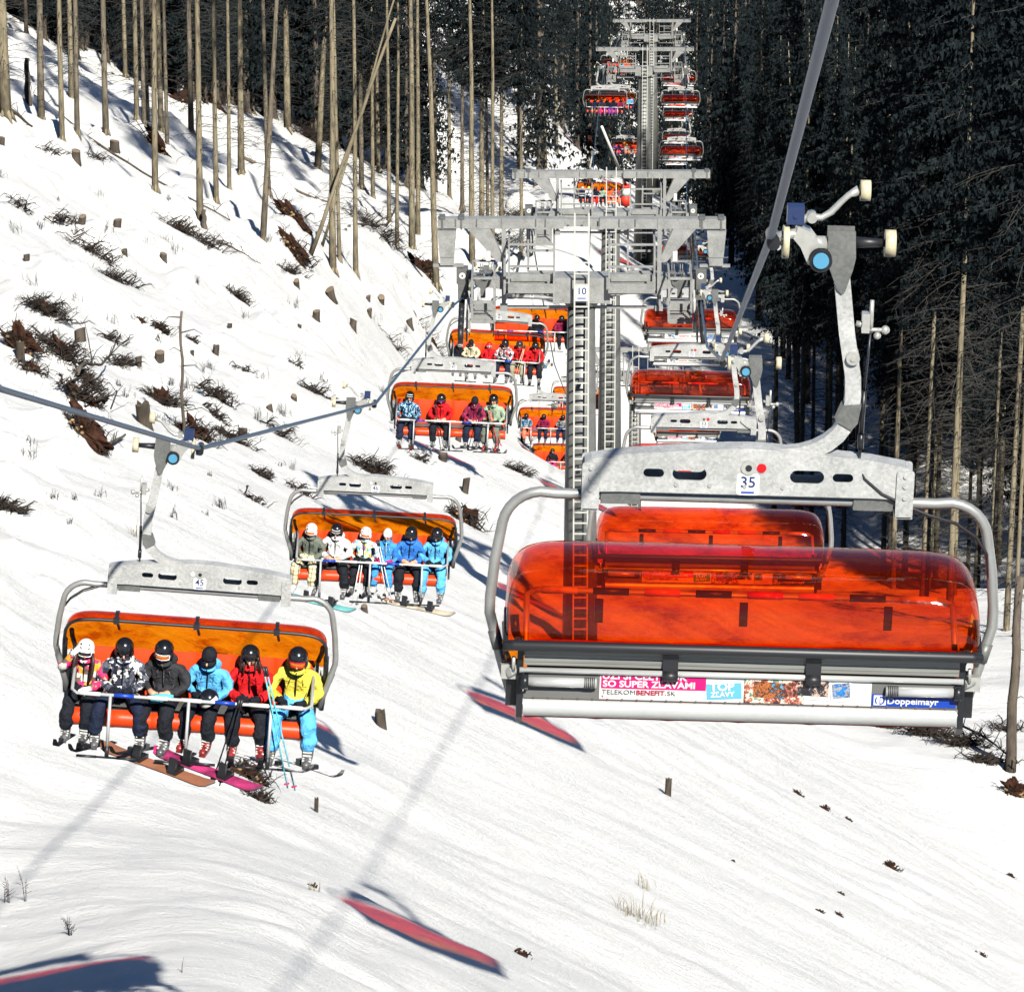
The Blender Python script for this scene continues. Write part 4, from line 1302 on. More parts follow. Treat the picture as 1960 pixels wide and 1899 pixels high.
M_LADDER = mat("bright_ladder_metal", (0.50, 0.50, 0.46), 0.5, 0.1, 0.1, 5, 0)
def tower_kit(detail=True, big=True):
    """local frame: x across, y downhill (away), z up; z = 0 at the rope; the ropes at x = -3.15 / +3.15"""
    k = Kit()
    # lifting frame
    mb = MB(); mb.box((-2.12 if True else 0, 0.1, 2.10), (3.30, 0.26, 0.27)); mb.box((2.12, 0.1, 2.10), (3.30, 0.26, 0.27)); mb.box((0, 0.14, 2.10), (1.0, 0.16, 0.20))
    tb = k.add("lifting_beam", mb.mesh("lifting_beam", M_TOWER))
    mb = MB()
    for x in (-3.3, -2.75, -1.2, -0.95, 0.45, 0.98, 1.4, 3.1): mb.box((x, -0.045, 2.13), (0.03, 0.03, 0.20))
    for s in (-1, 1):
        for dx in (0.12, 0.62):
            mb.box((s * (3.77 - dx), -0.04, 2.10), (0.05, 0.03, 0.32)); mb.box((s * (3.77 - dx), 0.1, 2.26), (0.16, 0.34, 0.04))
    k.add("beam_clips", mb.mesh("beam_clips", M_GALVD), tb, kind="stuff")
    for s in (-1, 1):
        mb = MB()
        mb.prism([(s * 3.0, 1.965), (s * 2.40, 1.965), (s * 2.02, 1.05), (s * 2.22, 1.05)], -0.02, 0.22)
        k.add("brace_plate", mb.mesh("brace_plate", M_TOWER))
        mb = MB()
        mb.bar((s * 2.04, 0.0, 2.25), (s * 2.04, 0.0, -0.15), 0.11, 0.11)
        mb.box((s * 2.04, 0.0, -0.20), (0.20, 0.2, 0.14))
        k.add("frame_post", mb.mesh("frame_post", M_TOWER))
        if big:
            mb = MB()
            mb.prism([(s * 3.78, 1.92), (s * 3.28, 1.92), (s * 3.34, 1.20), (s * 3.72, 1.20)], -0.10, 0.25)
            mb.box((s * 3.53, 0.07, 1.08), (0.36, 0.3, 0.22)); mb.box((s * 3.50, 0.07, 0.93), (0.80, 0.10, 0.07))
            k.add("end_hanger_box", mb.mesh("end_hanger_box", M_TOWER))
    # cross arm: deep in the middle
    mb = MB()
    mb.prism([(-3.0, 0.62), (-3.0, 0.40), (-1.3, 0.16), (-0.55, 0.02), (0.55, 0.02), (1.3, 0.16), (3.0, 0.40), (3.0, 0.62)], 0.05, 0.45)
    arm = k.add("cross_arm", mb.mesh("cross_arm", M_TOWER))
    mb = MB(); mb.box((0, 0.0, 0.35), (1.5, 0.6, 0.7))
    k.add("head_box", mb.mesh("head_box", M_TOWER), arm)
    mb = MB(); mb.box((0, 0.05, -0.21), (4.3, 0.07, 0.07))
    k.add("tie_bar", mb.mesh("tie_bar", M_TOWER))
    mb = MB(); mb.tube([(0.4, 0.3, 0.10), (2.1, 0.3, 0.13)], 0.05, 8); mb.tube([(-0.4, 0.3, 0.10), (-2.1, 0.3, 0.13)], 0.05, 8)
    k.add("hydraulic_strut", mb.mesh("hydraulic_strut", M_BLACKM))
    # platforms either side of the ladder
    for s in (-1, 1):
        x0, x1 = sorted((s * 0.80, s * 1.86))
        x0b, x1b = sorted((s * 0.72, s * 1.90))
        mb = MB()
        rail_frame(mb, x0b, x1b, 0.62, 1.72, -0.62, 0.05, mids=(1.12,))
        mb.bar((x0b, -0.62, 1.72), (x0b, 0.5, 1.72), 0.05); mb.bar((x1b, -0.62, 1.72), (x1b, 0.5, 1.72), 0.05)
        rail_frame(mb, x0b + 0.5, x1b, 0.62, 1.90, 0.5, 0.05, mids=(1.2,))
        k.add("platform_railing", mb.mesh("platform_railing", M_TOWER))
        mb = MB()
        for i in range(14):
            mb.bar((x0b, -0.60 + i * 0.085, 0.44), (x1b, -0.60 + i * 0.085, 0.44), 0.02, 0.03)
        for i in range(9):
            x = x0b + (x1b - x0b) * i / 8
            mb.bar((x, -0.60, 0.44), (x, 0.52, 0.44), 0.02, 0.03)
        mb.box(((x0b + x1b) / 2, -0.635, 0.50), (x1b - x0b + 0.05, 0.012, 0.22)); mb.box(((x0b + x1b) / 2, -0.40, 0.74), (x1b - x0b - 0.1, 0.012, 0.20))
        k.add("grating_platform", mb.mesh("grating_platform", M_TOWER))
        # outer service basket beside the sheaves
        mb = MB()
        a, b_ = sorted((s * 2.28, s * 2.86))
        rail_frame(mb, a, b_, -0.30, 0.90, -0.95, 0.06, mids=(0.25,))
        rail_frame(mb, a, b_, -0.30, 0.90, 0.55, 0.05, mids=(0.3,))
        for x in (a, b_): mb.bar((x, -0.95, 0.9), (x, 0.55, 0.9), 0.05); mb.bar((x, -0.95, -0.3), (x, 0.55, -0.3), 0.05)
        for i in range(12): mb.bar((a, -0.95 + 0.13 * i, -0.27), (b_, -0.95 + 0.13 * i, -0.27), 0.03, 0.03)
        mb.box(((a + b_) / 2, -0.2, -0.12), (b_ - a - 0.1, 0.01, 0.2))
        k.add("service_basket", mb.mesh("service_basket", M_TOWER))
        mb = MB()
        mb.prism([(s * 2.35, 0.60), (s * 2.80, 0.60), (s * 2.78, 0.42), (s * 2.65, 0.30), (s * 2.65, 0.05), (s * 2.52, 0.05), (s * 2.52, 0.30), (s * 2.38, 0.44)], 0.0, 0.04)
        for x in (2.40, 2.62): mb.box((s * x, 0.0, 0.78), (0.14, 0.16, 0.05)); mb.cyl((s * x - 0.03, 0, 0.55), (s * x - 0.03, 0, 1.0), 0.014, 6); mb.cyl((s * x + 0.03, 0, 0.55), (s * x + 0.03, 0, 1.0), 0.014, 6)
        k.add("suspension_plate", mb.mesh("suspension_plate", M_GALVD))
        mb = MB()
        mb.tube([(s * 2.2, -0.1, 1.0), (s * 2.35, -0.15, 0.72), (s * 2.5, -0.15, 0.66), (s * 2.65, -0.15, 0.72), (s * 2.85, -0.15, 0.70), (s * 3.0, -0.1, 0.85)], 0.02, 6)
        k.add("signal_cable", mb.mesh("signal_cable", M_BLACK))
        mb = MB(); mb.box((s * 2.45, 0.0, 1.22), (0.12, 0.1, 0.26))
        k.add("junction_box", mb.mesh("junction_box", M_WHITE))
        # sheave train, a row of wheels along the rope
        mb = MB(); zz = -0.20
        mb.prism([(-2.3, -0.30), (-2.3, -0.12), (-1.0, 0.10), (1.0, 0.10), (2.3, -0.12), (2.3, -0.30), (1.0, -0.14), (-1.0, -0.14)], s * 3.15 - s * 0.16 - 0.025, s * 3.15 - s * 0.16 + 0.025, plane='yz', M=Matrix.Translation((0, 0, -0.1)))
        mb.box((s * 3.15 - s * 0.22, 0.0, 0.35), (0.16, 0.35, 0.85))
        tr = k.add("sheave_train", mb.mesh("sheave_train", M_BLACKM))
        for i in range(8):
            y = -2.1 + 0.6 * i
            mb = MB(); mb.cyl((s * 3.15 - 0.07, y, -0.26), (s * 3.15 + 0.07, y, -0.26), 0.26, 18); mb.mi(1); mb.cyl((s * 3.15 - 0.076, y, -0.26), (s * 3.15 + 0.076, y, -0.26), 0.13, 14)
            k.add("sheave_wheel", mb.mesh("sheave_wheel", [M_BLACK, M_GALVD]), tr)
        mb = MB()
        mb.box((s * 3.13, 0.1, 0.66), (0.30, 0.30, 0.42)); mb.box((s * 3.13, 0.05, 0.28), (0.24, 0.24, 0.5))
        mb.mi(1); mb.cyl((s * 3.13, -0.065, 0.68), (s * 3.13, -0.05, 0.68), 0.085, 16); mb.mi(2); mb.cyl((s * 3.13, -0.075, 0.68), (s * 3.13, -0.065, 0.68), 0.025, 10)
        k.add("sheave_pivot", mb.mesh("sheave_pivot", [M_GALVD, M_WHITE, M_BLACK]), tr)
        mb = MB(); mb.bar((s * 2.96, -1.1, -0.3), (s * 2.95, -0.4, 0.4), 0.05); mb.cyl((s * 2.95, -0.6, -0.15), (s * 2.95, -0.6, 0.25), 0.05, 10); mb.box((s * 2.96, -1.1, -0.35), (0.12, 0.3, 0.28)); mb.cyl((s * 2.90, -1.2, -0.45), (s * 3.05, -1.2, -0.45), 0.07, 10); mb.box((s * 2.93, -0.4, 0.5), (0.05, 0.05, 0.4))
        k.add("cable_catcher", mb.mesh("cable_catcher", M_CAST), tr)
    return k

def tower(d, py_rope, label, h, lx=0.0, num=None, rt=0.30, rb=0.46, big=True, lean=9.0):
    """h: height of the shaft below the rope"""
    a = rope_at(RP_L, ROPE_L, d); b = rope_at(RP_R, ROPE_R, d)
    c = (a + b) / 2
    root = empty("lift_tower", c, rot=(R(0), 0, math.atan2(b.y - a.y, b.x - a.x)), label=label, cat="lift tower", group="steel towers of the chairlift")
    sc = (b - a).length / 6.3
    kit = TK[big]
    head = []
    made = kit.stamp(root)
    if abs(sc - 1) > 0.01: root.scale = (sc, 1, 1)
    hz = h
    mb = MB()
    mb.tube([(0, 0.12, 0.05), (0, 0.12, -hz)], [rt, rb], 20)
    mb.cyl((0, 0.12, 0.0), (0, 0.12, -0.12), rt * 1.25, 20)
    sh = obj("tower_shaft", mb.mesh("tower_shaft", M_GALVD), root)
    mb = MB()
    mb.bar((-0.185, -0.52, 2.55), (-0.185, -0.62 - (rb - rt), -hz + 0.8), 0.04); mb.bar((0.185, -0.52, 2.55), (0.185, -0.62 - (rb - rt), -hz + 0.8), 0.04)
    ld = obj("ladder", mb.mesh("ladder", M_LADDER), root)
    z = 1.2; me = None; n = 0
    mbr = MB(); mbr.bar((-0.185, 0, 0), (0.185, 0, 0), 0.035); rung = mbr.mesh("ladder_rung", M_LADDER)
    while z > -hz + 0.9:
        t = (2.55 - z) / (2.55 + hz - 0.8)
        o = obj("ladder_rung", rung, ld, loc=(0, -0.52 - (0.10 + rb - rt) * t, z)); z -= 0.30
    mb = MB()
    zz = 0.3
    while zz > -hz + 1: mb.box((0, -0.42, zz), (0.10, 0.25, 0.05)); zz -= 2.4
    obj("ladder_bracket", mb.mesh("ladder_bracket", M_GALVD), ld)
    if num:
        mb = MB(); mb.box((0, -0.56, 0.36), (0.36, 0.02, 0.42)); p = obj("number_plate", mb.mesh("number_plate", M_WHITE), root)
        t = text_mesh(num, 0.26, M_NAVYTXT, 0.004, 1.0, 0.001); t.transform(Matrix.Translation((0, -0.572, 0.42)) @ Matrix.Rotation(R(90), 4, 'X'))
        obj("number_digits", t, p)
        mb = MB(); mb.box((0, -0.572, 0.23), (0.22, 0.004, 0.03)); obj("plate_stripe", mb.mesh("plate_stripe", M_BLUE), p)
    mb = MB(); mb.cyl((0, 0.12, -hz - 0.2), (0, 0.12, -hz + 0.35), rb * 1.7, 20)
    obj("concrete_footing", mb.mesh("concrete_footing", M_CONC), root)
    return root
# ---------------------------------------------------------------- spruces, stumps, brushwood
def bark_material(name, c0, c1):
    m, nt, b = _nodes(name)
    v = tex_coord(nt, (1, 1, 0.22))
    f = noise(nt, v, 6.0, 8, 0.75)
    f2 = noise(nt, tex_coord(nt, (1, 1, 0.6)), 1.3, 4, 0.6)
    mx = nt.nodes.new("ShaderNodeMath"); mx.operation = 'MULTIPLY_ADD'; mx.inputs[1].default_value = 0.6
    nt.links.new(f, mx.inputs[0]); ml = nt.nodes.new("ShaderNodeMath"); ml.operation = 'MULTIPLY'; ml.inputs[1].default_value = 0.4
    nt.links.new(f2, ml.inputs[0]); nt.links.new(ml.outputs[0], mx.inputs[2])
    nt.links.new(ramp(nt, mx.outputs[0], [(0.36, c0), (0.62, c1)]), b.inputs["Base Color"])
    b.inputs["Roughness"].default_value = 0.9; b.inputs["Specular IOR Level"].default_value = 0.1
    bump(nt, b, f, 0.8, 0.04)
    return m
M_BARK = bark_material("pale_spruce_bark", (0.085, 0.072, 0.052), (0.32, 0.275, 0.185))
M_BARKD = bark_material("grey_spruce_bark", (0.045, 0.038, 0.032), (0.17, 0.14, 0.11))
M_BARKM = bark_material("mottled_spruce_bark", (0.055, 0.046, 0.036), (0.25, 0.215, 0.16))
M_TWIG = mat("dead_twigs", (0.060, 0.058, 0.054), 0.9, 0, 0.4, 2, 0, spec=0.1)
M_BRUSH = mat("brushwood", (0.035, 0.028, 0.024), 0.9, 0, 0.6, 5, 0, spec=0.1)
M_SOIL = mat("root_soil", (0.042, 0.019, 0.012), 0.95, 0, 0.7, 5, 0.8, 0.05, spec=0.1)
M_STONE = mat("ochre_stones", (0.26, 0.17, 0.08), 0.9, 0, 0.4, 5, 0.4)
M_WOOD = mat("weathered_wood", (0.075, 0.062, 0.05), 0.9, 0, 0.5, 6, 0.6, 0.03, (1, 1, 0.3), spec=0.1)
M_CUT = mat("cut_wood", (0.17, 0.13, 0.09), 0.8, 0, 0.3, 10, 0.2)
M_GRASS = mat("dry_grass", (0.28, 0.22, 0.10), 0.9, 0, 0.3, 5, 0)
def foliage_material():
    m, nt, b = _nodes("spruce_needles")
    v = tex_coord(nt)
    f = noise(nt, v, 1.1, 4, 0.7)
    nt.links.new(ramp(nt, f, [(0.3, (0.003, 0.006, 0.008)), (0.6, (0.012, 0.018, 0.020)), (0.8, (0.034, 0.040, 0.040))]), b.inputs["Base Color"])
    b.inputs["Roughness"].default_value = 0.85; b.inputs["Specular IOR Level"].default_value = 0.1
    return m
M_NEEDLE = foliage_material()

def np_mesh(name, tris, m):
    """tris: (n, 3, 3) array"""
    t = np.asarray(tris, dtype=np.float32)
    n = len(t)
    me = bpy.data.meshes.new(name)
    me.vertices.add(n * 3); me.vertices.foreach_set("co", t.reshape(-1))
    me.loops.add(n * 3); me.loops.foreach_set("vertex_index", np.arange(n * 3, dtype=np.int32))
    me.polygons.add(n); me.polygons.foreach_set("loop_start", np.arange(0, n * 3, 3, dtype=np.int32))
    me.update(calc_edges=True); me.materials.append(m)
    return me

def strip_tris(p, q, w):
    """thin ribbon-like blade prism (two crossed blades) from p to q"""
    p = np.array(p); q = np.array(q); d = q - p; d = d / (np.linalg.norm(d) + 1e-9)
    a = np.cross(d, [0, 0, 1.0]); na = np.linalg.norm(a)
    a = a / na if na > 0.1 else np.array([1.0, 0, 0]); b = np.cross(a, d)
    o = []
    for u in (a, b):
        o.append([p - u * w, p + u * w, q + u * w * 0.6]); o.append([p - u * w, q + u * w * 0.6, q - u * w * 0.6])
    return o

def tree_meshes(seed, h, hc, h0, dead_n, dead_l, crown_r, dens=1.0):
    """trunk, dead branches (from h0 to hc) and needle crown (from hc up)"""
    rg = np.random.RandomState(seed)
    mb = MB(); k = 12
    bx = [0.10 * math.sin(i * 0.9 + seed) * i / k for i in range(k + 1)]
    pts = [(bx[i], bx[-i - 1] * 0.3, h * i / k - (0.8 if i == 0 else 0)) for i in range(k + 1)]
    rr = [0.23 * (1 - 0.90 * (i / k) ** 1.1) for i in range(k + 1)]; rr[0] = 0.27
    mb.tube(pts, rr, 9)
    # root flare
    for j in range(5):
        a = j * 1.257 + seed
        mb.tube([(0.12 * math.cos(a), 0.12 * math.sin(a), 0.45), (0.26 * math.cos(a), 0.26 * math.sin(a), 0.10), (0.42 * math.cos(a), 0.42 * math.sin(a), -0.25)], [0.07, 0.09, 0.04], 6)
    trunk = mb.mesh("trunk", M_BARK)
    tw = []
    for i in range(dead_n):
        z = h0 + (hc + 4 - h0) * (i + rg.rand()) / dead_n
        a = rg.rand() * 6.283; L = dead_l * (0.25 + 0.75 * rg.rand()) * (0.6 + 0.6 * (z - h0) / (hc + 4 - h0))
        if rg.rand() < 0.3: L *= 0.3
        rise = rg.uniform(-0.1, 0.35); droop = rg.uniform(0.15, 0.5)
        prev = np.array([0.15 * math.cos(a), 0.15 * math.sin(a), z]); ns = 4
        for s in range(1, ns + 1):
            t = s / ns
            q = np.array([math.cos(a) * (0.15 + L * t), math.sin(a) * (0.15 + L * t), z + L * (rise * t - droop * t * t)])
            tw += strip_tris(prev, q, 0.017 * (1 - 0.7 * t) + 0.004)
            if s > 1 and L > 0.9:
                for sd in (-1, 1):
                    if rg.rand() < 0.75:
                        l2 = L * 0.28 * rg.rand() + 0.1
                        e = q + np.array([math.cos(a + sd * 1.0) * l2, math.sin(a + sd * 1.0) * l2, -0.3 * l2])
                        tw += strip_tris(q, e, 0.008)
            prev = q
    cr = []; bl = []
    z = hc
    while z < h:
        t = (z - hc) / (h - hc)
        rad = crown_r * (1 - t) ** 0.75 * (0.55 + 0.45 * min(1, (z - hc) / 3.0)) + 0.15
        nb = int(5 + 3 * rg.rand())
        for i in range(nb):
            a = rg.rand() * 6.283; L = rad * rg.uniform(0.55, 1.15); droop = rg.uniform(0.25, 0.55)
            n = max(3, int(L * 7.5 * dens))
            for s in range(n):
                tt = (s + 0.5 + 0.4 * rg.randn()) / n
                tt = min(max(tt, 0.03), 1.0)
                c = np.array([math.cos(a) * L * tt, math.sin(a) * L * tt, z + L * (0.12 * tt - droop * tt * tt)])
                # hanging sprays
                for _ in range(3 if dens > 0.75 else 2):
                    sz = rg.uniform(0.09, 0.27) * (1.15 - 0.35 * tt) / min(1, dens + 0.1)
                    sd = rg.uniform(-1, 1) * 0.35 * (1.1 - tt) * min(L, 1.6)
                    o = c + np.array([-math.sin(a) * sd, math.cos(a) * sd, rg.uniform(-0.1, 0.05)])
                    d1 = np.array([math.cos(a + rg.uniform(-.9, .9)), math.sin(a + rg.uniform(-.9, .9)), rg.uniform(-0.5, 0.0)]) * sz
                    d2 = np.array([rg.uniform(-.5, .5) * sz, rg.uniform(-.5, .5) * sz, -sz * rg.uniform(0.3, 1.5)])
                    cr.append([o - d1 * 0.35, o + d1 * 0.45, o + d2])
            if rg.rand() < 0.3:
                q = np.array([math.cos(a) * L, math.sin(a) * L, z + L * (0.12 - droop)])
                tw += strip_tris([0, 0, z], q * np.array([.5, .5, 1]) + np.array([0, 0, z - q[2]]) * .5, 0.024); tw += strip_tris(q * np.array([.5, .5, 1]) + np.array([0, 0, z - q[2]]) * .5, q, 0.015)
        z += rg.uniform(0.22, 0.42) / dens
    twm = np_mesh("dead_branches", tw, M_TWIG) if tw else None
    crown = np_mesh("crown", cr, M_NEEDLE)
    return trunk, twm, crown

TREES = {}
def init_trees():
    for i in range(4): TREES['pole', i] = tree_meshes(60 + i, 33, 13, 1.2, 190, 2.2, 2.7, 0.9)
    for i in range(3): TREES['bare', i] = tree_meshes(10 + i, 31, 21, 2.5, 180, 1.7, 2.2, 0.8)
    for i in range(4): TREES['mid', i] = tree_meshes(20 + i, 30, 11, 1.5, 260, 2.3, 2.5, 1.0)
    for i in range(4): TREES['full', i] = tree_meshes(30 + i, 27, 2.0, 0.6, 30, 1.8, 2.9, 1.0)
    for i in range(3): TREES['far', i] = tree_meshes(40 + i, 25, 2.0, 0.6, 0, 1.8, 3.2, 0.5)
init_trees()
NT = 0
def tree(p, kind, label, group, scale=1.0, rad=None, lean=(0, 0), bark=None, h=None):
    """rad: trunk radius in metres at the foot"""
    global NT
    NT += 1
    vs = [k for k in TREES if k[0] == kind]
    tr, tw, cr = TREES[vs[NT * 7 % len(vs)]]
    root = empty("spruce_tree", (p.x, p.y, p.z - 0.15), (R(lean[1]), R(lean[0]), rnd.uniform(0, 6.28)) if lean == (0, 0) else (R(lean[1]), R(lean[0]), 0), label=label, cat="tree", group=group)
    root.scale = (scale,) * 3
    o = obj("trunk", tr, root)
    f = (rad / 0.23 / scale) if rad else rnd.uniform(0.6, 1.0)
    o.scale = (f, f, 1)
    if bark is not None:
        o.material_slots[0].link = 'OBJECT'; o.material_slots[0].material = bark
    if tw: obj("dead_branches", tw, root)
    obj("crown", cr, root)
    return root

def bare_pole(p, h, r, label, cat="dead tree", lean=(0, 0), stubs=10, m=None, name="dead_tree", group=None, length=0.5):
    mb = MB(); k = 8
    mb.tube([(0.03 * math.sin(i * 1.7), 0.02 * math.cos(i * 2.3), h * i / k) for i in range(k + 1)], [r * (1.2 if i == 0 else 1 - 0.35 * i / k) for i in range(k + 1)], 9)
    root = obj(name, None) if False else empty(name, (p.x, p.y, p.z - 0.2), (R(lean[1]), R(lean[0]), 0), label=label, cat=cat, group=group)
    obj("trunk", mb.mesh("trunk", m or M_BARKD), root)
    if stubs:
        mb = MB()
        for i in range(stubs):
            z = rnd.uniform(0.1, 0.98) * h; a = rnd.uniform(0, 6.28); L = rnd.uniform(0.1, 1.0) * length
            mb.tube([(0, 0, z), (math.cos(a) * L * .6, math.sin(a) * L * .6, z + L * .15), (math.cos(a) * L, math.sin(a) * L, z - L * 0.1)], [0.02, 0.014, 0.006], 4)
        obj("dead_branches", mb.mesh("dead_branches", M_TWIG), root)
    return root

def stump(px, py, w, h, label, tilt=10, broken=False):
    """w, h in picture units"""
    p, d = on_ground(px, py)
    k = d / F; r = w * k / 2; hh = h * k
    mb = MB(); n = 11; rings = 5; vs = []
    seed = rnd.random() * 9
    for i in range(rings + 1):
        t = i / rings
        for j in range(n):
            a = 6.283 * j / n
            rr = r * (1.0 + 0.35 * (1 - t) ** 3 * (1 + 0.5 * math.sin(3 * a + seed)) + 0.06 * math.sin(5 * a + seed))
            z = -0.35 + (hh + 0.35) * t
            if i == rings:
                z += (0.5 * hh * abs(math.sin(2.3 * a + seed)) if broken else 0.12 * r * math.sin(a + seed) + 0.35 * r * math.cos(a))
            vs.append((rr * math.cos(a), rr * math.sin(a), z))
    fs = [(i * n + j, i * n + (j + 1) % n, (i + 1) * n + (j + 1) % n, (i + 1) * n + j) for i in range(rings) for j in range(n)]
    mb._add(vs, fs, True)
    o = obj("tree_stump", mb.mesh("tree_stump", M_WOOD), loc=p, rot=(R(rnd.uniform(-4, 4)), R(rnd.uniform(-tilt, tilt)), rnd.uniform(0, 6)))
    tag(o, label, "stump", "stumps left on the cleared slope")
    mb = MB(); top = [vs[rings * n + j] for j in range(n)]
    c = (0, 0, sum(q[2] for q in top) / n)
    mb._add(top + [c], [(j, (j + 1) % n, n) for j in range(n)])
    obj("cut_face", mb.mesh("cut_face", M_CUT if not broken else M_WOOD), o)
    return o

def brush(px, py, r, label, n=60, name="brushwood_pile", cat="brushwood", soil=0.0, stones=0, flat=0.5, m=None, long=1.0, thick=1.0):
    p, d = on_ground(px, py)
    k = d / F; rr = r * k
    root = empty(name, p, (0, 0, rnd.uniform(-0.35, 0.2)), label=label, cat=cat, group="brushwood and torn-up roots on the slope")
    gx = (g(p.x + 1, p.y) - g(p.x - 1, p.y)) / 2; n = int(n * 1.9); rr *= 1.12
    mb = MB()
    for i in range(n):
        a = rnd.uniform(0, 6.28); b = rnd.choice((0, math.pi)) + rnd.gauss(0, 0.75)
        s = Vector((math.cos(a) * rr * rnd.random() * 1.05, math.sin(a) * rr * rnd.random() * 0.45, rnd.uniform(-0.1, 0.22) * rr)); s.z += gx * s.x
        L = rr * rnd.uniform(0.15, 0.95) * long
        e1 = s + Vector((math.cos(b) * L * .5, math.sin(b) * L * .5, L * rnd.uniform(0.0, 0.6) * flat)); e2 = s + Vector((math.cos(b + .4) * L, math.sin(b + .4) * L, L * rnd.uniform(-0.5, 0.9) * flat))
        w = rnd.choice((0.010, 0.016, 0.03)) * thick * (1 + rr * 0.15)
        e1.z += L * 0.16 * rnd.random(); em = (e1 + e2) / 2 + Vector((rnd.uniform(-.12, .12), rnd.uniform(-.12, .12), 0.12)) * L; w *= 0.8
        mb.tube([s, e1, em, e2], [w, w * .8, w * .55, w * .25], 4, False)
        if rnd.random() < 0.7:
            for _ in range(3):
                c = rnd.uniform(0, 6.28); l2 = L * 0.4
                mb.tube([e1, e1 + Vector((math.cos(c) * l2, math.sin(c) * l2, l2 * rnd.uniform(-.2, .9)))], [w * .5, w * .2], 3, False)
    obj("branches", mb.mesh("branches", m or M_BRUSH), root)["kind"] = "stuff"
    if soil:
        mb = MB(); sd = rnd.random() * 50
        nu, nv = 36, 22
        def f(u, v):
            th = 6.283 * u; ph = math.pi * (v - 0.5)
            q = Vector((math.cos(ph) * math.cos(th), math.cos(ph) * math.sin(th) * 0.55, math.sin(ph)))
            nz = float(fbm(np.array([q.x * 2.2 + sd + q.z * 1.3]), np.array([q.z * 2.2 + q.y * 2]), 4)[0])
            q = q * rr * soil * (0.62 + 1.25 * nz + 0.25 * rnd.random()); q.x *= 1.1; q.z += gx * q.x + rr * soil * 0.2; return q
        vs = [f(i / nu, j / nv) for i in range(nu) for j in range(nv + 1)]
        fs = [(i * (nv + 1) + j, ((i + 1) % nu) * (nv + 1) + j, ((i + 1) % nu) * (nv + 1) + j + 1, i * (nv + 1) + j + 1) for i in range(nu) for j in range(nv)]
        mb._add(vs, fs, False)
        so = obj("soil_clod", mb.mesh("soil_clod", M_SOIL), root, rot=(0, 0, -root.rotation_euler.z + rnd.uniform(-.4, .4)))
        for _ in range(stones):
            a = rnd.uniform(0, 6.28); zz = rnd.uniform(-.4, .8); s = rr * rnd.uniform(0.05, 0.11)
            m2 = MB(); m2.ell((rr * soil * 0.8 * math.cos(a), -rr * soil * 0.36, rr * soil * (0.2 + 0.45 * zz) + gx * rr * soil * 0.8 * math.cos(a)), (s, s, s * 0.8), 7, 5)
            obj("stone", m2.mesh("stone", M_STONE), root, rot=(0, 0, -root.rotation_euler.z))
    return root

def log(px0, py0, px1, py1, w, label, stubs=16, m=None, lift=0.15):
    p, d = on_ground(px0, py0); q, d2 = on_ground(px1, py1)
    r0 = w * d / F / 2
    n = 14; pts = []
    for i in range(n + 1):
        c = p.lerp(q, i / n); z = g(c.x, c.y)
        pts.append(Vector((c.x, c.y, z + lift)))
    zz = np.convolve(np.pad([c.z for c in pts], 3, mode='edge'), np.ones(7) / 7, mode='valid')
    for c, z in zip(pts, zz): c.z = z
    root = empty("fallen_log", p, label=label, cat="log", group="fallen trunks lying on the snow")
    mb = MB(); mb.tube([c - p for c in pts], [r0 * (1 - 0.6 * i / n) for i in range(n + 1)], 8)
    obj("log_trunk", mb.mesh("log_trunk", m or M_BARKD), root)
    if stubs:
        mb = MB()
        for _ in range(stubs):
            c = pts[rnd.randrange(n + 1)] - p; L = rnd.uniform(0.3, 1.1)
            e = c + Vector((rnd.uniform(-1, 1) * L, rnd.uniform(-1, 1) * L, rnd.uniform(0, .9) * L))
            mb.tube([c, (c + e) / 2 + Vector((0, 0, 0.1)), e], [0.02, 0.014, 0.006], 4, False)
        obj("branch_stubs", mb.mesh("branch_stubs", M_TWIG), root)["kind"] = "stuff"
    return root

def tuft(px, py, hpx, label, n=30, m=None, name="dry_grass_tuft", cat="grass tuft", spread=0.5, branchy=False, group="dry stalks poking through the snow"):
    p, d = on_ground(px, py); h = hpx * d / F
    mb = MB()
    for _ in range(n):
        a = rnd.uniform(0, 6.28); s = rnd.random() * spread * h
        b = Vector((math.cos(a) * s, math.sin(a) * s, -0.05)); l = h * rnd.uniform(0.4, 1.0); c = rnd.uniform(0, 6.28); ln = rnd.uniform(0.05, 0.45)
        mb.tube([b, b + Vector((math.cos(c) * l * ln * .3, math.sin(c) * l * ln * .3, l * .6)), b + Vector((math.cos(c) * l * ln, math.sin(c) * l * ln, l))], [0.008, 0.006, 0.002], 3, False)
        if branchy:
            for k in range(6):
                t = 0.3 + 0.11 * k; q = b + Vector((math.cos(c) * l * ln * t, math.sin(c) * l * ln * t, l * t)); a2 = rnd.uniform(0, 6.28); l2 = h * 0.22 * (1.1 - t)
                mb.tube([q, q + Vector((math.cos(a2) * l2, math.sin(a2) * l2, l2 * .6))], [0.005, 0.003], 3, False)
    o = obj(name, mb.mesh(name, m or M_GRASS), loc=p)
    tag(o, label, cat, group)
    return o

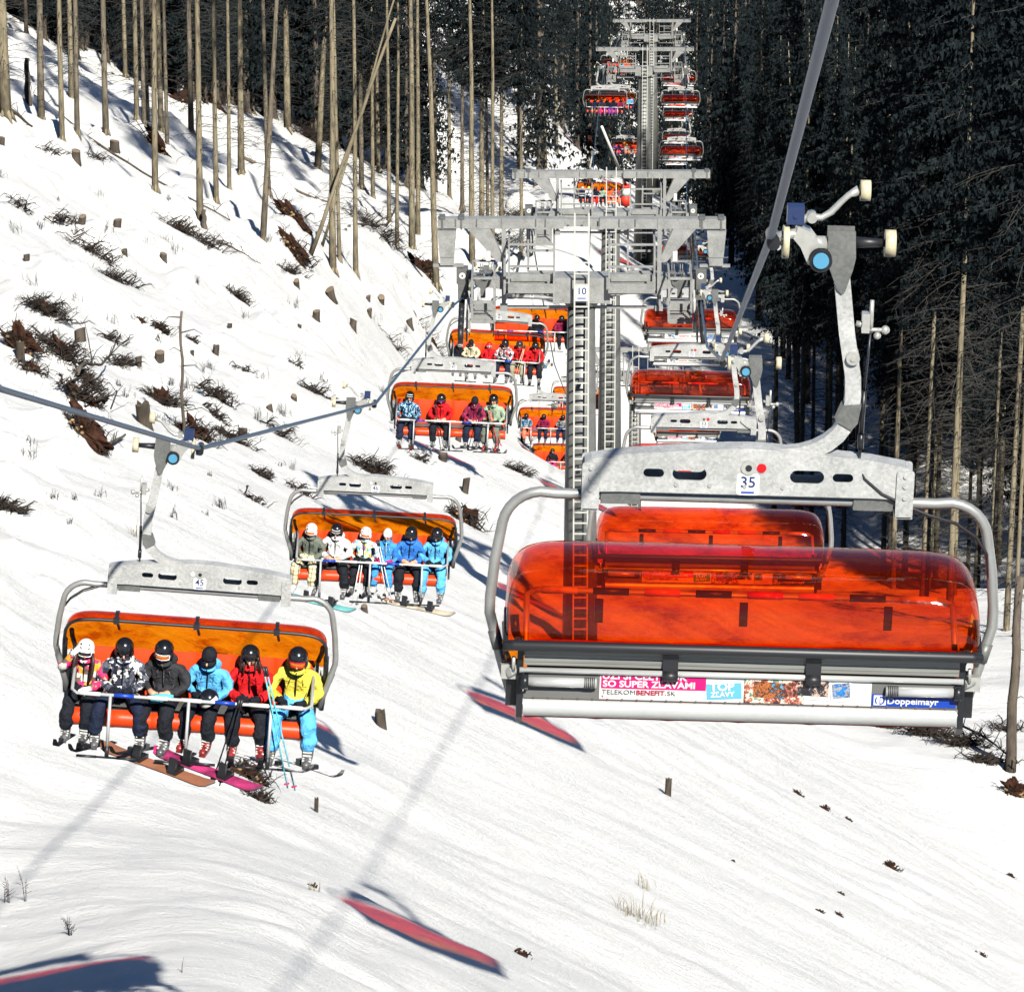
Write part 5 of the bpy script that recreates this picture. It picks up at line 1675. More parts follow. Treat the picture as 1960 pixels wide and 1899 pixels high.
def forest_mass(places, label, name, keys):
    """many trees nobody could pick apart, real geometry in one object"""
    T = []; K = []
    for i, (p, sc) in enumerate(places):
        tr, tw, cr = TREES[keys[i % len(keys)]]
        a = rnd.uniform(0, 6.28); c, s_ = math.cos(a) * sc, math.sin(a) * sc
        for j, me in enumerate((cr, tr)):
            me.calc_loop_triangles()
            v = np.empty(len(me.vertices) * 3); me.vertices.foreach_get("co", v); v = v.reshape(-1, 3)
            t = np.empty(len(me.loop_triangles) * 3, dtype=np.int32); me.loop_triangles.foreach_get("vertices", t)
            w = np.stack([v[:, 0] * c - v[:, 1] * s_ + p.x, v[:, 0] * s_ + v[:, 1] * c + p.y, v[:, 2] * sc + p.z], 1)
            T.append(w[t].reshape(-1, 3, 3)); K.append(np.full(len(t) // 3, j, dtype=np.int32))
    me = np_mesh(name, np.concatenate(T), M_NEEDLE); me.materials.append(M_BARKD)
    me.polygons.foreach_set("material_index", np.concatenate(K))
    return tag(obj(name, me), label, kind="stuff")
# ================================================================ the scene
rope(RP_R, "grey wire rope strand carrying the empty chairs away down the hill")
rope(RP_L, "grey wire rope strand carrying the occupied chairs up the hill")

TK = {True: tower_kit(True, True), False: tower_kit(True, False)}
tower(142.5, 579, "nearest lift tower, number 10, with long white ladder and end boxes", 10.2, num="10", rt=0.36, rb=0.48)
tower(207, 436, "second lift tower, seen just above the nearest tower's top beam", 12.0, num="11", big=False, rt=0.34, rb=0.50)
tower(332.5, 733, "low lift tower half hidden behind the nearest tower's shaft", 11.0, big=False, rt=0.33, rb=0.45)
tower(434, 146, "tall lift tower at the top of the picture, left of the paired one", 16.0, big=False, rt=0.45, rb=0.80)
tower(555.5, 79, "farthest lift tower, topmost in the picture", 16.0, big=False, rt=0.50, rb=0.85)

# --- empty chairs going down (right)
c35 = chair('R', 35, "large empty chair numbered 35, closest, with closed red-orange bubble", "35", roll=1.7, px=1482, py=457)
chair('R', 73.6, "empty chair directly behind number 35, its closed bubble showing above it", "34", roll=1.2, px=1385, py=692)
chair('R', 111, "empty chair numbered 33 with its grey beam above the closest beam", "33", roll=1.5, px=1362, py=664)
chair('R', 140, "empty chair numbered 32 with telecom advert below the two outdoor adverts", "32", roll=1.5, px=1336, py=560)
chair('R', 180, "empty chair with outdoor brand advert beside the nearest tower's right sheaves", "31", ad='outdoor', roll=1.2, px=1333, py=474)
chair('R', 222, "empty chair with outdoor brand advert just above the beam of number 32", None, ad='outdoor', roll=1.0)
chair('R', 262, "empty chair whose advert shows under the beam numbered 33", None, ad='phone', roll=1.0, py=722)
chair('R', 303, "small orange bubble showing low above the beam of chair 35", None, roll=1.0, py=780)
chair('R', 368, "red bubbled empty chair right of the second tower's platform", None, roll=1.0, py=412)
chair('R', 407, "red bubbled empty chair low right of the tall far tower's shaft", None, roll=0.8, py=227, px=1308)
chair('R', 459, "red bubbled empty chair with a red advert beside the tall far tower", None, ad='red', roll=0.8, py=135, px=1306)
chair('R', 511, "red bubbled empty chair right under the tall far tower's right arm", None, ad='red', roll=0.8, py=101, px=1302)
chair('R', 600, "tiny empty chair just under the red advert chair by the far tower", None, roll=0.6, py=177, px=1300)
chair('R', 640, "tiny empty chair with white underside midway down right of the far shaft", None, roll=0.6, py=224, px=1297)
chair('R', 680, "tiny empty chair peeping below the low red bubble right of the far shaft", None, roll=0.6, py=268, px=1297)

# --- occupied chairs coming up (left)
c45 = chair('L', 63.6, "occupied chair numbered 45 at lower left carrying six riders", "45", roll=4.4, px=382, py=859)
c46 = chair('L', 101.3, "occupied chair numbered 46 carrying six riders, one in cream plaid trousers", "46", roll=3.0, px=716, py=773)
c47 = chair('L', 138.8, "occupied chair numbered 47 carrying four spaced-out riders", "47", roll=2.6, px=866, py=584)
c48 = chair('L', 177, "occupied chair above number 47 carrying six riders, three in red", "48", roll=4.0, px=956, py=515)
c49 = chair('L', 212, "occupied chair in shadow behind the nearest tower's left service basket", "49", roll=2.0, px=1016, py=488)
c50 = chair('L', 253, "occupied chair with three visible riders touching the nearest shaft's left edge", None, roll=2.0, py=698, px=1056)
c51 = chair('L', 285, "small occupied chair with a rider in pink trousers left of the shaft", None, roll=1.5, py=776, px=1074)
c52 = chair('L', 335, "small orange bubble peeping above the three-rider chair by the shaft", None, roll=1.5, py=678, px=1106)
c53 = chair('L', 372, "occupied chair seen through the second tower's left platform railing", None, roll=1.0, py=292, px=1146)
c54 = chair('L', 408, "dark shaded occupied chair left of the tall far tower's shaft", None, roll=1.0, py=129, px=1157)
c55 = chair('L', 470, "occupied chair overlapping the shaded one left of the tall far tower", None, roll=1.0, py=132, px=1181)
c56 = chair('L', 540, "small occupied chair hanging at the tall far tower's left sheaves", None, roll=1.0, py=74, px=1180)
c57 = chair('L', 634, "tiny occupied chair with bright riders below the shaded far chair", None, roll=1.0, py=237, px=1196)

def crew(ch, rows, where, simple=False):
    out = []
    for r in rows:
        x, jk, tr, hat = r[:4]; kw = dict(r[4]) if len(r) > 4 else {}
        sk = kw.pop('ski', None); lab = kw.pop('lab', None)
        lab = lab or "person in %s jacket and %s trousers with %s %s, %s" % (jk, tr, hat, {'helmet': 'helmet', 'beanie': 'hat', 'balaclava': 'balaclava'}[kw.get('head', 'helmet')], where)
        p = person(ch, x, lab, jk, tr, hat, simple=simple, **kw)
        pose = kw.get('pose', 'bow')
        p['pose'] = pose
        if sk:
            skis({'pose': pose, 'm': p} if False else _SK(p, pose), "skis of the " + ("person" + lab.split("person", 1)[1] if "person" in lab else lab).replace(" looking down", "").replace(" shading her eyes", "").replace(" over the face", "").replace("person in", "rider in").replace("skis of the man ", "skis of man ").replace(" looking down", "").replace("spotted", "").replace(" on chair", " chair").replace("black and white patterned jacket", "black-and-white jacket").replace(" headband", "-headband"), sk[0], sk[1], sk[2] if len(sk) > 2 else 0)
        out.append(p)
    return out
class _SK(dict):
    def __init__(s, p, pose): s['pose'] = pose; s.matrix_world = p.matrix_world
_bpyupdate = bpy.context.view_layer.update

crew(c45, [
    (-1.32, 'multicoloured', 'black', 'white', dict(lab="long-haired woman in pink patterned jacket shading her eyes, on chair 45", gog=('dark', False), pose='raise', gloves='white', hair='longhair', s=0.93, ski=('black', 1.2), strap='white')),
    (-0.86, 'black and white', 'navy', 'black', dict(lab="person in black and white patterned jacket looking down, on chair 45", s=1.0, pose='splay', boots=M_BOOT, ski=('black', 1.3, -25))),
    (-0.34, 'charcoal', 'black', 'black', dict(lab="person in charcoal jacket with white-framed goggles over the face, on chair 45", gog=('orange', False), hood=True, s=1.03, gloves='skin', strap='white')),
    (0.17, 'sky blue', 'black', 'black', dict(lab="person in sky blue jacket and black balaclava holding a helmet, on chair 45", head='balaclava', hood=True, s=0.98, boots=M_BOOTR, zipc=None)),
    (0.68, 'red', 'black', 'black', dict(lab="person in bright red jacket with curly dark hair under helmet, on chair 45", gog=('dark', True), hair='hair', boots=M_BOOTR, s=1.02, pose='mid', ski=('black', 1.3), strap='black')),
    (1.22, 'yellow', 'sky blue', 'black', dict(lab="person in yellow jacket and light blue trousers holding poles, on chair 45", gog=('orange', False), pose='pole', hood=True, zipc='black', s=1.08, ski=('white', 1.6, 38), strap='red')),
], "on chair 45")
# held helmet, poles, boards
mbh = MB(); mbh.mi(0); mbh.ell((0, 0, 0), (0.12, 0.13, 0.115), 16, 9, -0.35, 1); mbh.mi(1); mbh.ell((0.01, 0.03, -0.01), (0.122, 0.125, 0.10), 16, 6, -0.4, 0.25)
hh = obj("ski_helmet", mbh.mesh("ski_helmet", [MATS["glossy_black_helmet"], M_WHITE])); hh.matrix_world = c45.matrix_world @ Matrix.Translation((XB - 0.20, 0.28, -3.03)) @ Matrix.Rotation(R(30), 4, 'Y')
tag(hh, "black and white helmet held on the lap of the rider in sky blue", "helmet")
poles(c45, (0.60, 0.50, -2.93), (0.40, 0.62, -4.0), "black ski poles held by the rider in the bright red jacket")
poles(c45, (0.85, 0.42, -2.52), (1.30, 0.66, -3.98), "patterned poles with pink baskets held by the rider in yellow", 'turquoise', 'pink')
snowboard(c45, -0.35, 0.62, -3.80, 62, "copper brown snowboard base hanging under chair 45", mat("copper_board_base", (0.32, 0.13, 0.07), 0.35, 0.1, 0.3, 2, 0), 1.6)
snowboard(c45, 0.25, 0.70, -3.78, 60, "dark snowboard with pink nose hanging under chair 45", mat("pink_green_board", (0.35, 0.03, 0.12), 0.35, 0, 0.9, 3, 0), 1.55)
mg = MB(); mg.tube([(0, 0, 0), (0.08, 0, 0.01), (0.2, 0, 0.03), (0.28, 0, 0.04)], [0.05, 0.06, 0.045, 0.02], 10)
gl = obj("glove", mg.mesh("glove", [C('turquoise')])); gl.matrix_world = c45.matrix_world @ Matrix.Translation((XB + 0.50, 0.28, -3.10)) @ Matrix.Rotation(R(190), 4, 'Z')
tag(gl, "blue and grey glove lying on the lap of the rider in charcoal", "glove")

crew(c46, [
    (-1.18, 'green grey', 'plaid', 'white', dict(lab="person in grey and turquoise jacket with cream plaid trousers, on chair 46", gog=('orange', False), gloves='cream', boots=plastic("white_boot", (0.6, 0.6, 0.6)), strap='white', pose='mid')),
    (-0.70, 'white', 'black', 'black', dict(lab="bare-handed man in white and grey jacket looking down, on chair 46", gog=('dark', True), gloves='skin', s=1.04, pose='splay', hood=True, zipc='grey')),
    (-0.17, 'checked pastel', 'black', 'white', dict(lab="person in pastel checked jacket with white helmet and goggles, on chair 46", gog=('orange', False), s=0.95, pose='up', ski=('black', 1.3))),
    (0.27, 'mid blue', 'mid blue', 'white', dict(lab="person with white headband in blue ski suit with red knee patches, on chair 46", head='beanie', gloves='pink', s=0.93, pose='up', zipc='white', boots=plastic("white_boot", (0.6, 0.6, 0.6)), ski=('white', 1.3))),
    (0.68, 'blue', 'black', 'black', dict(lab="bare-handed person in two-tone blue jacket and black trousers, on chair 46", gog=('dark', False), gloves='skin', s=1.04, hood=True, pose='mid', strap='black')),
    (1.20, 'sky blue', 'sky blue', 'black', dict(lab="person all in sky blue with black helmet, on chair 46", gog=('dark', False), s=1.05, pose='mid', strap='black', hood=True)),
], "on chair 46")
poles(c46, (-0.17, 0.35, -2.9), (-0.25, 0.6, -3.85), "white ski poles held by the rider in the pastel checked jacket", 'white')
poles(c46, (0.10, 0.25, -2.62), (0.42, 0.55, -3.75), "red and white ski poles held by the rider in the blue ski suit", 'white', 'red')
snowboard(c46, -0.95, 0.60, -3.80, 70, "turquoise and crimson snowboard hanging at the left under chair 46", mat("turquoise_board", (0.16, 0.45, 0.45), 0.35, 0, 0.6, 3, 0), 1.5)
snowboard(c46, 0.9, 0.60, -3.80, 75, "cream topped snowboard hanging at the right under chair 46", mat("cream_board", (0.55, 0.48, 0.36), 0.35, 0, 0.6, 3, 0), 1.5)

crew(c47, [
    (-1.12, 'blue camouflage', 'navy', 'black', dict(lab="bare-faced man in blue camouflage jacket, on chair 47", gog=('dark', True), pose='up', s=1.06, boots=M_BOOT, ski=('red', 1.6), strap='white')),
    (-0.28, 'red', 'black', 'black', dict(lab="man in red jacket with purple goggles holding poles, on chair 47", gog=('purple', False), gloves='skin', s=1.04, pose='mid', boots=M_BOOT, ski=('white', 1.4), strap='black')),
    (0.58, 'red pattern', 'navy', 'black', dict(lab="hooded person in dark red patterned jacket bent over, on chair 47", head='beanie', s=1.02, hood=True, pose='bow', gloves='skin', ski=('grey', 1.4, -20))),
    (1.12, 'pale green', 'green grey', 'black', dict(lab="man in pale green and white jacket with visor up, on chair 47", pose='up', s=1.08, boots=M_BOOTR, ski=('white', 1.6, 30), zipc=None)),
], "on chair 47")
poles(c47, (-0.42, 0.10, -2.66), (-0.15, 0.5, -3.8), "black ski poles held by the man in red with purple goggles")
poles(c47, (0.78, 0.10, -2.66), (0.55, 0.5, -3.75), "dark ski poles held by the hooded person in dark red")
poles(c47, (0.95, 0.10, -2.66), (1.32, 0.55, -3.6), "red ski poles held by the man in pale green", 'red', 'red')

crew(c48, [
    (-1.25, 'black', 'black', 'silver', dict(lab="small rider in black with silver helmet at the end of the six-rider upper chair", s=0.88, gog=('dark', False))),
    (-0.82, 'cream', 'black', 'black', dict(lab="person in cream jacket with black pointed hat, on the upper six-rider chair", head='beanie', s=0.98, gog=('dark', False), strap='black', hood=True)),
    (-0.25, 'red', 'red', 'red', dict(lab="child all in red with red helmet, on the upper six-rider chair", s=0.86, gog=('dark', False), pose='up')),
    (0.27, 'grey and white', 'navy', 'black', dict(lab="person in grey, white and red jacket, on the upper six-rider chair", s=1.06, gog=('dark', False), strap='black', pose='mid')),
    (0.78, 'red', 'khaki', 'charcoal', dict(lab="person in red jacket and pale khaki trousers, on the upper six-rider chair", s=1.03, pose='mid')),
    (1.28, 'red', 'black', 'black', dict(lab="person in red jacket and black trousers at the upper chair's tower side", s=1.05, gloves='black', ski=('black', 1.4))),
], "on the upper six-rider chair")
poles(c48, (0.92, 0.2, -2.5), (0.70, 0.5, -3.7), "pale ski poles held by the rider in red with khaki trousers", 'cream')
crew(c49, [(0.25, 'black', 'black', 'black', dict(lab="dark clad rider in the shaded chair behind the nearest tower's basket")), (1.2, 'maroon', 'black', 'black', dict(lab="rider in maroon in the shaded chair against the nearest tower's shaft"))], "", True)
crew(c50, [(-1.2, 'blue camouflage', 'coral', 'black', dict(lab="rider in camouflage jacket and coral trousers left of the nearest shaft")), (-0.35, 'maroon', 'navy', 'black', dict(lab="rider in black and maroon jacket left of the nearest shaft")), (0.5, 'grey camouflage', 'navy', 'black', dict(lab="rider in grey camouflage jacket touching the nearest shaft's left edge")), (1.2, 'navy', 'navy', 'black', dict(lab="rider mostly hidden behind the nearest tower's ladder"))], "", True)
crew(c51, [(-0.45, 'black', 'pink', 'black', dict(lab="rider in black jacket and pink trousers on the lowest small left chair", pose='up')), (0.35, 'black', 'khaki', 'black', dict(lab="rider in black jacket and khaki trousers on the lowest small left chair", pose='raise'))], "", True)
crew(c52, [(-0.3, 'grey', 'grey', 'silver', dict(lab="rider whose pale helmet shows above the three-rider chair", gog=('dark', False)))], "", True)
far_rows = [(-1.2, 'navy', 'navy', 'silver'), (-0.72, 'white', 'navy', 'yellow'), (-0.24, 'navy', 'red', 'black'), (0.24, 'pale green', 'black', 'black'), (0.72, 'orange', 'orange', 'navy'), (1.2, 'floral', 'coral', 'black')]
crew(c53, far_rows, "behind the second tower's railing", True)
crew(c54, [(-1.2, 'black', 'black', 'black'), (-0.72, 'navy', 'brown', 'black'), (-0.24, 'charcoal', 'pink', 'black'), (0.24, 'black', 'purple', 'black'), (0.72, 'navy', 'purple', 'black'), (1.2, 'maroon', 'black', 'black')], "on the shaded chair", True)
crew(c55, [(-1.1, 'cream', 'orange', 'black'), (-0.4, 'red', 'red', 'black'), (0.3, 'yellow', 'pink', 'charcoal'), (1.1, 'sky blue', 'navy', 'black')], "behind the shaded chair", True)
crew(c56, [(-0.5, 'red', 'black', 'black'), (0.5, 'sky blue', 'red', 'black')], "at the far sheaves", True)
crew(c57, [(-1.2, 'purple', 'black', 'black'), (-0.72, 'black', 'pink', 'black'), (-0.24, 'maroon', 'black', 'black'), (0.24, 'cream', 'coral', 'white'), (0.72, 'red', 'cream', 'black')], "on the tiny far chair", True)

# --- trees on the left edge of the piste: (foot x, foot y, width px, kind, lean)
GL_ = "pale spruce trunks along the cleared slope on the left"
left = [(11, 222, 22, 'mid', 0), (79, 229, 14, 'bare', 0.7), (119, 269, 11, 'bare', 0.3), (148, 262, 10, 'bare', 0.4), (203, 265, 12, 'bare', 0.3), (137, 190, 11, 'mid', 0), (262, 231, 10, 'mid', 0), (276, 238, 9, 'bare', 0), (283, 232, 8, 'bare', 0), (309, 253, 11, 'bare', 0), (320, 278, 8, 'bare', -0.3), (297, 368, 12, 'bare', 0.9), (366, 256, 11, 'mid', 0), (383, 425, 13, 'bare', 0.5), (414, 386, 10, 'bare', 0.2), (439, 362, 8, 'bare', 0.2), (462, 339, 13, 'mid', 0.2), (503, 461, 12, 'bare', 4.2), (514, 372, 10, 'bare', -0.6), (551, 249, 14, 'mid', 0), (608, 322, 13, 'mid', 3.4), (637, 520, 14, 'bare', 0.1), (650, 500, 8, 'bare', -0.5), (681, 524, 10, 'bare', 0.2), (692, 362, 10, 'mid', 0.2), (714, 380, 8, 'mid', 0.1), (745, 427, 8, 'bare', 0.1), (760, 474, 8, 'bare', 0.4), (789, 477, 13, 'bare', 0.3), (800, 450, 10, 'bare', 0.1), (835, 547, 13, 'bare', -1.2), (904, 509, 12, 'bare', -0.4), (922, 454, 11, 'mid', 0.0), (934, 450, 7, 'mid', 0), (943, 494, 9, 'bare', -0.2), (960, 430, 9, 'mid', 0.2), (998, 500, 8, 'mid', 0), (993, 330, 7, 'mid', 0), (1043, 325, 9, 'bare', -0.3), (1030, 318, 5, 'mid', -0.8), (1065, 300, 8, 'mid', 0), (173, 60, 8, 'mid', 0), (240, 150, 9, 'mid', 0), (340, 170, 10, 'mid', 0), (420, 150, 8, 'mid', 0), (500, 200, 9, 'mid', 0), (590, 235, 9, 'mid', 0), (640, 250, 9, 'mid', 0), (725, 330, 8, 'mid', 0), (860, 380, 8, 'mid', 0), (885, 400, 8, 'mid', 0)]
ORD = "first second third fourth fifth sixth seventh eighth ninth tenth eleventh twelfth thirteenth fourteenth fifteenth sixteenth seventeenth eighteenth nineteenth twentieth".split() + ["twenty-" + q for q in "first second third fourth fifth sixth seventh eighth ninth".split()]
left.sort(key=lambda q: q[0]); right_n = {}
def ordinal(kd):
    right_n[kd] = right_n.get(kd, -1) + 1; return ORD[right_n[kd]]
for i, (x, y, w, kd, ln) in enumerate(left):
    p, d = on_ground(x, y, 120)
    tree(p, kd, "pale bare trunk at the left wood's edge, %s from the left edge" % ordinal("b") if kd == 'bare' else "darker spruce behind the pale trunks, %s of these from the left" % ordinal("d"), GL_ if kd == 'bare' else "dark spruces behind the pale trunks on the left", rnd.uniform(0.95, 1.15), rad=w * d / F / 2, lean=(ln + rnd.uniform(-.3, .3), 0) if ln else (rnd.uniform(-.5, .5), 0.01), bark=rnd.choice((None, None, M_BARKM)))
# dead poles and leaning trunks
p, d = on_ground(54, 203, 120); bare_pole(p, 90 * d / F / .94, 7 * d / F, "short snapped trunk near the top left corner", stubs=6)
p, d = on_ground(391, 448, 120); bare_pole(p, 42 * d / F, 6 * d / F, "broken stub at the foot of the thickest pale trunk", stubs=0)
p, d = on_ground(351, 832); bare_pole(p, 243 * d / F / .94, 3.6 * d / F, "lone thin dead pole standing in the middle of the cleared slope", stubs=9, length=0.9)
p, d = on_ground(593, 487, 120); bare_pole(p, 470 * d / F / .94, 4.2 * d / F, "thick leaning trunk crossing the upright ones from lower left", "leaning tree", lean=(19.5, 0), m=M_BARK, stubs=8, name="leaning_tree")
p, d = on_ground(615, 472, 120); bare_pole(p, 520 * d / F / .94, 2.6 * d / F, "thin leaning trunk beside the thick leaning one", "leaning tree", lean=(16.2, 0), m=M_BARK, stubs=6, name="leaning_tree")

# --- the wood behind on the left
def place(n, xr, yr, ok, seed):
    rr = random.Random(seed); out = []
    for _ in range(n * 40):
        if len(out) >= n: break
        x = rr.uniform(*xr); y = rr.uniform(*yr)
        p = Vector((x, y, g(x, y))); d = y * CP - p.z * SP
        px = 980 + x / d * F; py = 949.5 - ((y * SP + p.z * CP) / d) * F
        if ok(x - float(lane_x(y)), y, px, py, d) and all((p - q).length > 2.0 for q in out): out.append(p)
    return sorted(out, key=lambda q: q.y)
def left_ok(xl, y, px, py, d):
    lim = np.interp(px, [-80, 90, 200, 300, 500, 650, 850, 1000, 1080], [25, 95, 120, 185, 225, 290, 385, 330, 300])
    return -90 < px < 1085 and py < lim and xl < -9
lw = place(285, (-75, 6), (230, 480), left_ok, 3)
for p in lw[:108]:
    tree(p, rnd.choice(('mid', 'full', 'full', 'pole')), "dark spruce standing in the dense wood behind the left trunks", "spruces in the wood behind the left edge", rnd.uniform(0.85, 1.2), bark=M_BARKD)
forest_mass([(p, rnd.uniform(0.9, 1.3)) for p in lw[108:]], "dense dark spruce wood filling the top left behind the trunks", "left_forest", [('far', 0), ('far', 1), ('far', 2)])

# --- right-hand wood: the pale trunks that can be told apart
right = [(1481, 985, 11, 'pole', 0), (1529, 1010, 14, 'pole', -2.0), (1531, 1020, 12, 'pole', 0), (1552, 1010, 9, 'pole', 0), (1584, 1040, 10, 'pole', 0), (1614, 1060, 10, 'pole', 0), (1690, 1110, 11, 'pole', 0), (1709, 1130, 10, 'pole', 0.2), (1732, 1110, 12, 'pole', 0), (1766, 1150, 13, 'pole', 0.8), (1774, 1150, 7, 'pole', 0.4), (1790, 1120, 11, 'pole', 0.2), (1818, 1160, 14, 'pole', 0.6), (1826, 1140, 9, 'pole', 0.1), (1852, 1120, 8, 'pole', 0), (1926, 1210, 12, 'pole', 0.9), (1942, 1220, 9, 'pole', 0.6), (1893, 1200, 8, 'pole', 0.4)]
right.sort(key=lambda q: q[0])
for i, (x, y, w, kd, ln) in enumerate(right):
    p, d = on_ground(x, y, 165)
    tree(p, kd, "pale slender trunk with dead twigs fronting the right wood, %s from the left" % ordinal("r"), "pale spruce trunks at the front of the right wood", rnd.uniform(0.98, 1.12), rad=w * d / F / 2, lean=(ln, 0) if ln else (0, 0))
p, d = on_ground(1932, 1478, 120); bare_pole(p, 385 * d / F / .94, 11 * d / F, "red-patched dead trunk at the right edge beside chair 35", stubs=14, lean=(1.0, 0))
def right_ok(xl, y, px, py, d):
    return 1385 < px < 2080 and xl > 9.5 + 1.5 * math.sin(y / 17.0) + max(0, 335 - y) * 0.36
rw = place(300, (8, 120), (240, 560), right_ok, 5)
for p in rw[:135]:
    tree(p, rnd.choice(('pole', 'pole', 'mid')) if (p.x - float(lane_x(p.y)) < 18 + max(0, 335 - p.y) * 0.24 and p.y < 400) else rnd.choice(('mid', 'full', 'full')), "dark spruce with drooping branches in the dense right wood", "spruces of the dense right wood", rnd.uniform(0.88, 1.12), bark=M_BARKD if rnd.random() < 0.5 else None)
rs = place(48, (18, 110), (215, 420), lambda xl, y, px, py, d: 2080 < px < 3000 and xl > 9.5 + max(0, 335 - y) * 0.36, 6)  # trees right of the frame, added unseen to shade the snow under the wood
forest_mass([(p, rnd.uniform(0.95, 1.25)) for p in rw[135:] + rs], "dense dark spruce wood behind the front right trees, plus unseen shading trees", "right_forest", [('far', 0), ('far', 1), ('far', 2)])
# --- far wood closing the valley
def far_ok(xl, y, px, py, d):
    return 1000 < px < 1520 and (y > 735 or (abs(xl) > 6.2 and y > 430) or (y > 395 and -9 < xl < -5))
fw = place(200, (-90, 130), (440, 1000), far_ok, 9)
forest_mass([(p, rnd.uniform(0.95, 1.3)) for p in fw], "dark distant spruce wood closing the valley behind the far towers", "distant_forest", [('far', 0), ('far', 1), ('far', 2)])

# --- stumps
def where(x, y):
    return "%s of the cleared slope" % ("top left" if x < 400 and y < 520 else "upper middle" if y < 640 else "middle" if y < 800 else "lower part")
SHAPES = ["squat", "narrow", "slanted", "wide", "weathered", "rounded", "half-buried", "splintered"]
st = [(239, 490, 10, 11, "small stump under the thick brush arc near the upper left trunks"), (313, 499, 13, 13, "square dark stump right of the arching brushwood, upper left"), (51, 505, 12, 14, "dark stump near the left frame edge above the big brush pile"), (154, 652, 21, 21, "wide grey stump between the two left brush piles"), (306, 703, 18, 16, "wide pale stump left of the lone dead pole"), (266, 716, 12, 12, "dark stump just below the arching dead branches"), (568, 551, 11, 12, "stump beside the brown root plate in the upper middle"), (634, 572, 17, 19, "tall square stump below the two tall middle trunks"), (703, 578, 11, 9, "stump left one of a close pair below the right middle trunks"), (729, 581, 13, 13, "stump right one of a close pair below the right middle trunks"), (707, 607, 9, 8, "small stump alone under the close pair"), (605, 615, 15, 15, "slanting stump right of the lone dead pole"), (675, 629, 14, 17, "upright dark stump left above chair 47"), (784, 629, 12, 12, "slanting stump beside the nearest tower's left wheels"), (573, 631, 8, 7, "tiny stump between two larger ones, middle"), (440, 631, 9, 9, "tiny stump right of the dead pole's tip"), (413, 681, 12, 14, "splintered dark stump low right of the dead pole's tip"), (563, 770, 11, 9, "small stump above chair 46's front wheel"), (516, 785, 12, 9, "small slanted stump right above the left rope"), (368, 681, 7, 7, "tiny stump touching the dead pole"), (220, 292, 18, 15, "rounded stump on the long thin log, upper left"), (146, 315, 17, 16, "stump beside a branch left of the thin log"), (4, 278, 10, 14, "stump cut by the left frame edge"), (157, 436, 14, 12, "stump above the arching brushwood at far left"), (224, 440, 15, 13, "dark slanting stump right of the arching brushwood's top"), (238, 492, 10, 9, "small stump under the slanting dark stump"), (465, 840, 17, 22, "tall grey stump behind the brush just above the left rope"), (277, 818, 28, 34, "big broken stump right behind chair 45's upper wheel"), (730, 1398, 20, 24, "dark broken stump right of the yellow jacketed rider"), (890, 948, 13, 30, "tall grey cut stump between chair 46 and the nearest tower"), (877, 847, 12, 10, "small stump under the skis of chair 47"), (847, 888, 16, 14, "dark stump right of the brush heap below chair 47"), (605, 1555, 8, 22, "narrow pointed stump under the yellow jacketed rider's ski"), (1278, 1524, 12, 26, "pointed grey snag on the smooth snow below chair 35"), (698, 1172, 12, 12, "dark stump in the snow under chair 46"), (1000, 850, 7, 14, "thin snag beside the chair with the pink trousered rider"), (40, 700, 17, 40, "pale cut stump standing at the left edge by the root plates")]
for i, (x, y, w, h, lab) in enumerate(st): stump(x, y, w, h, lab, broken=("broken" in lab or "splinter" in lab or "pointed" in lab or "snag" in lab))

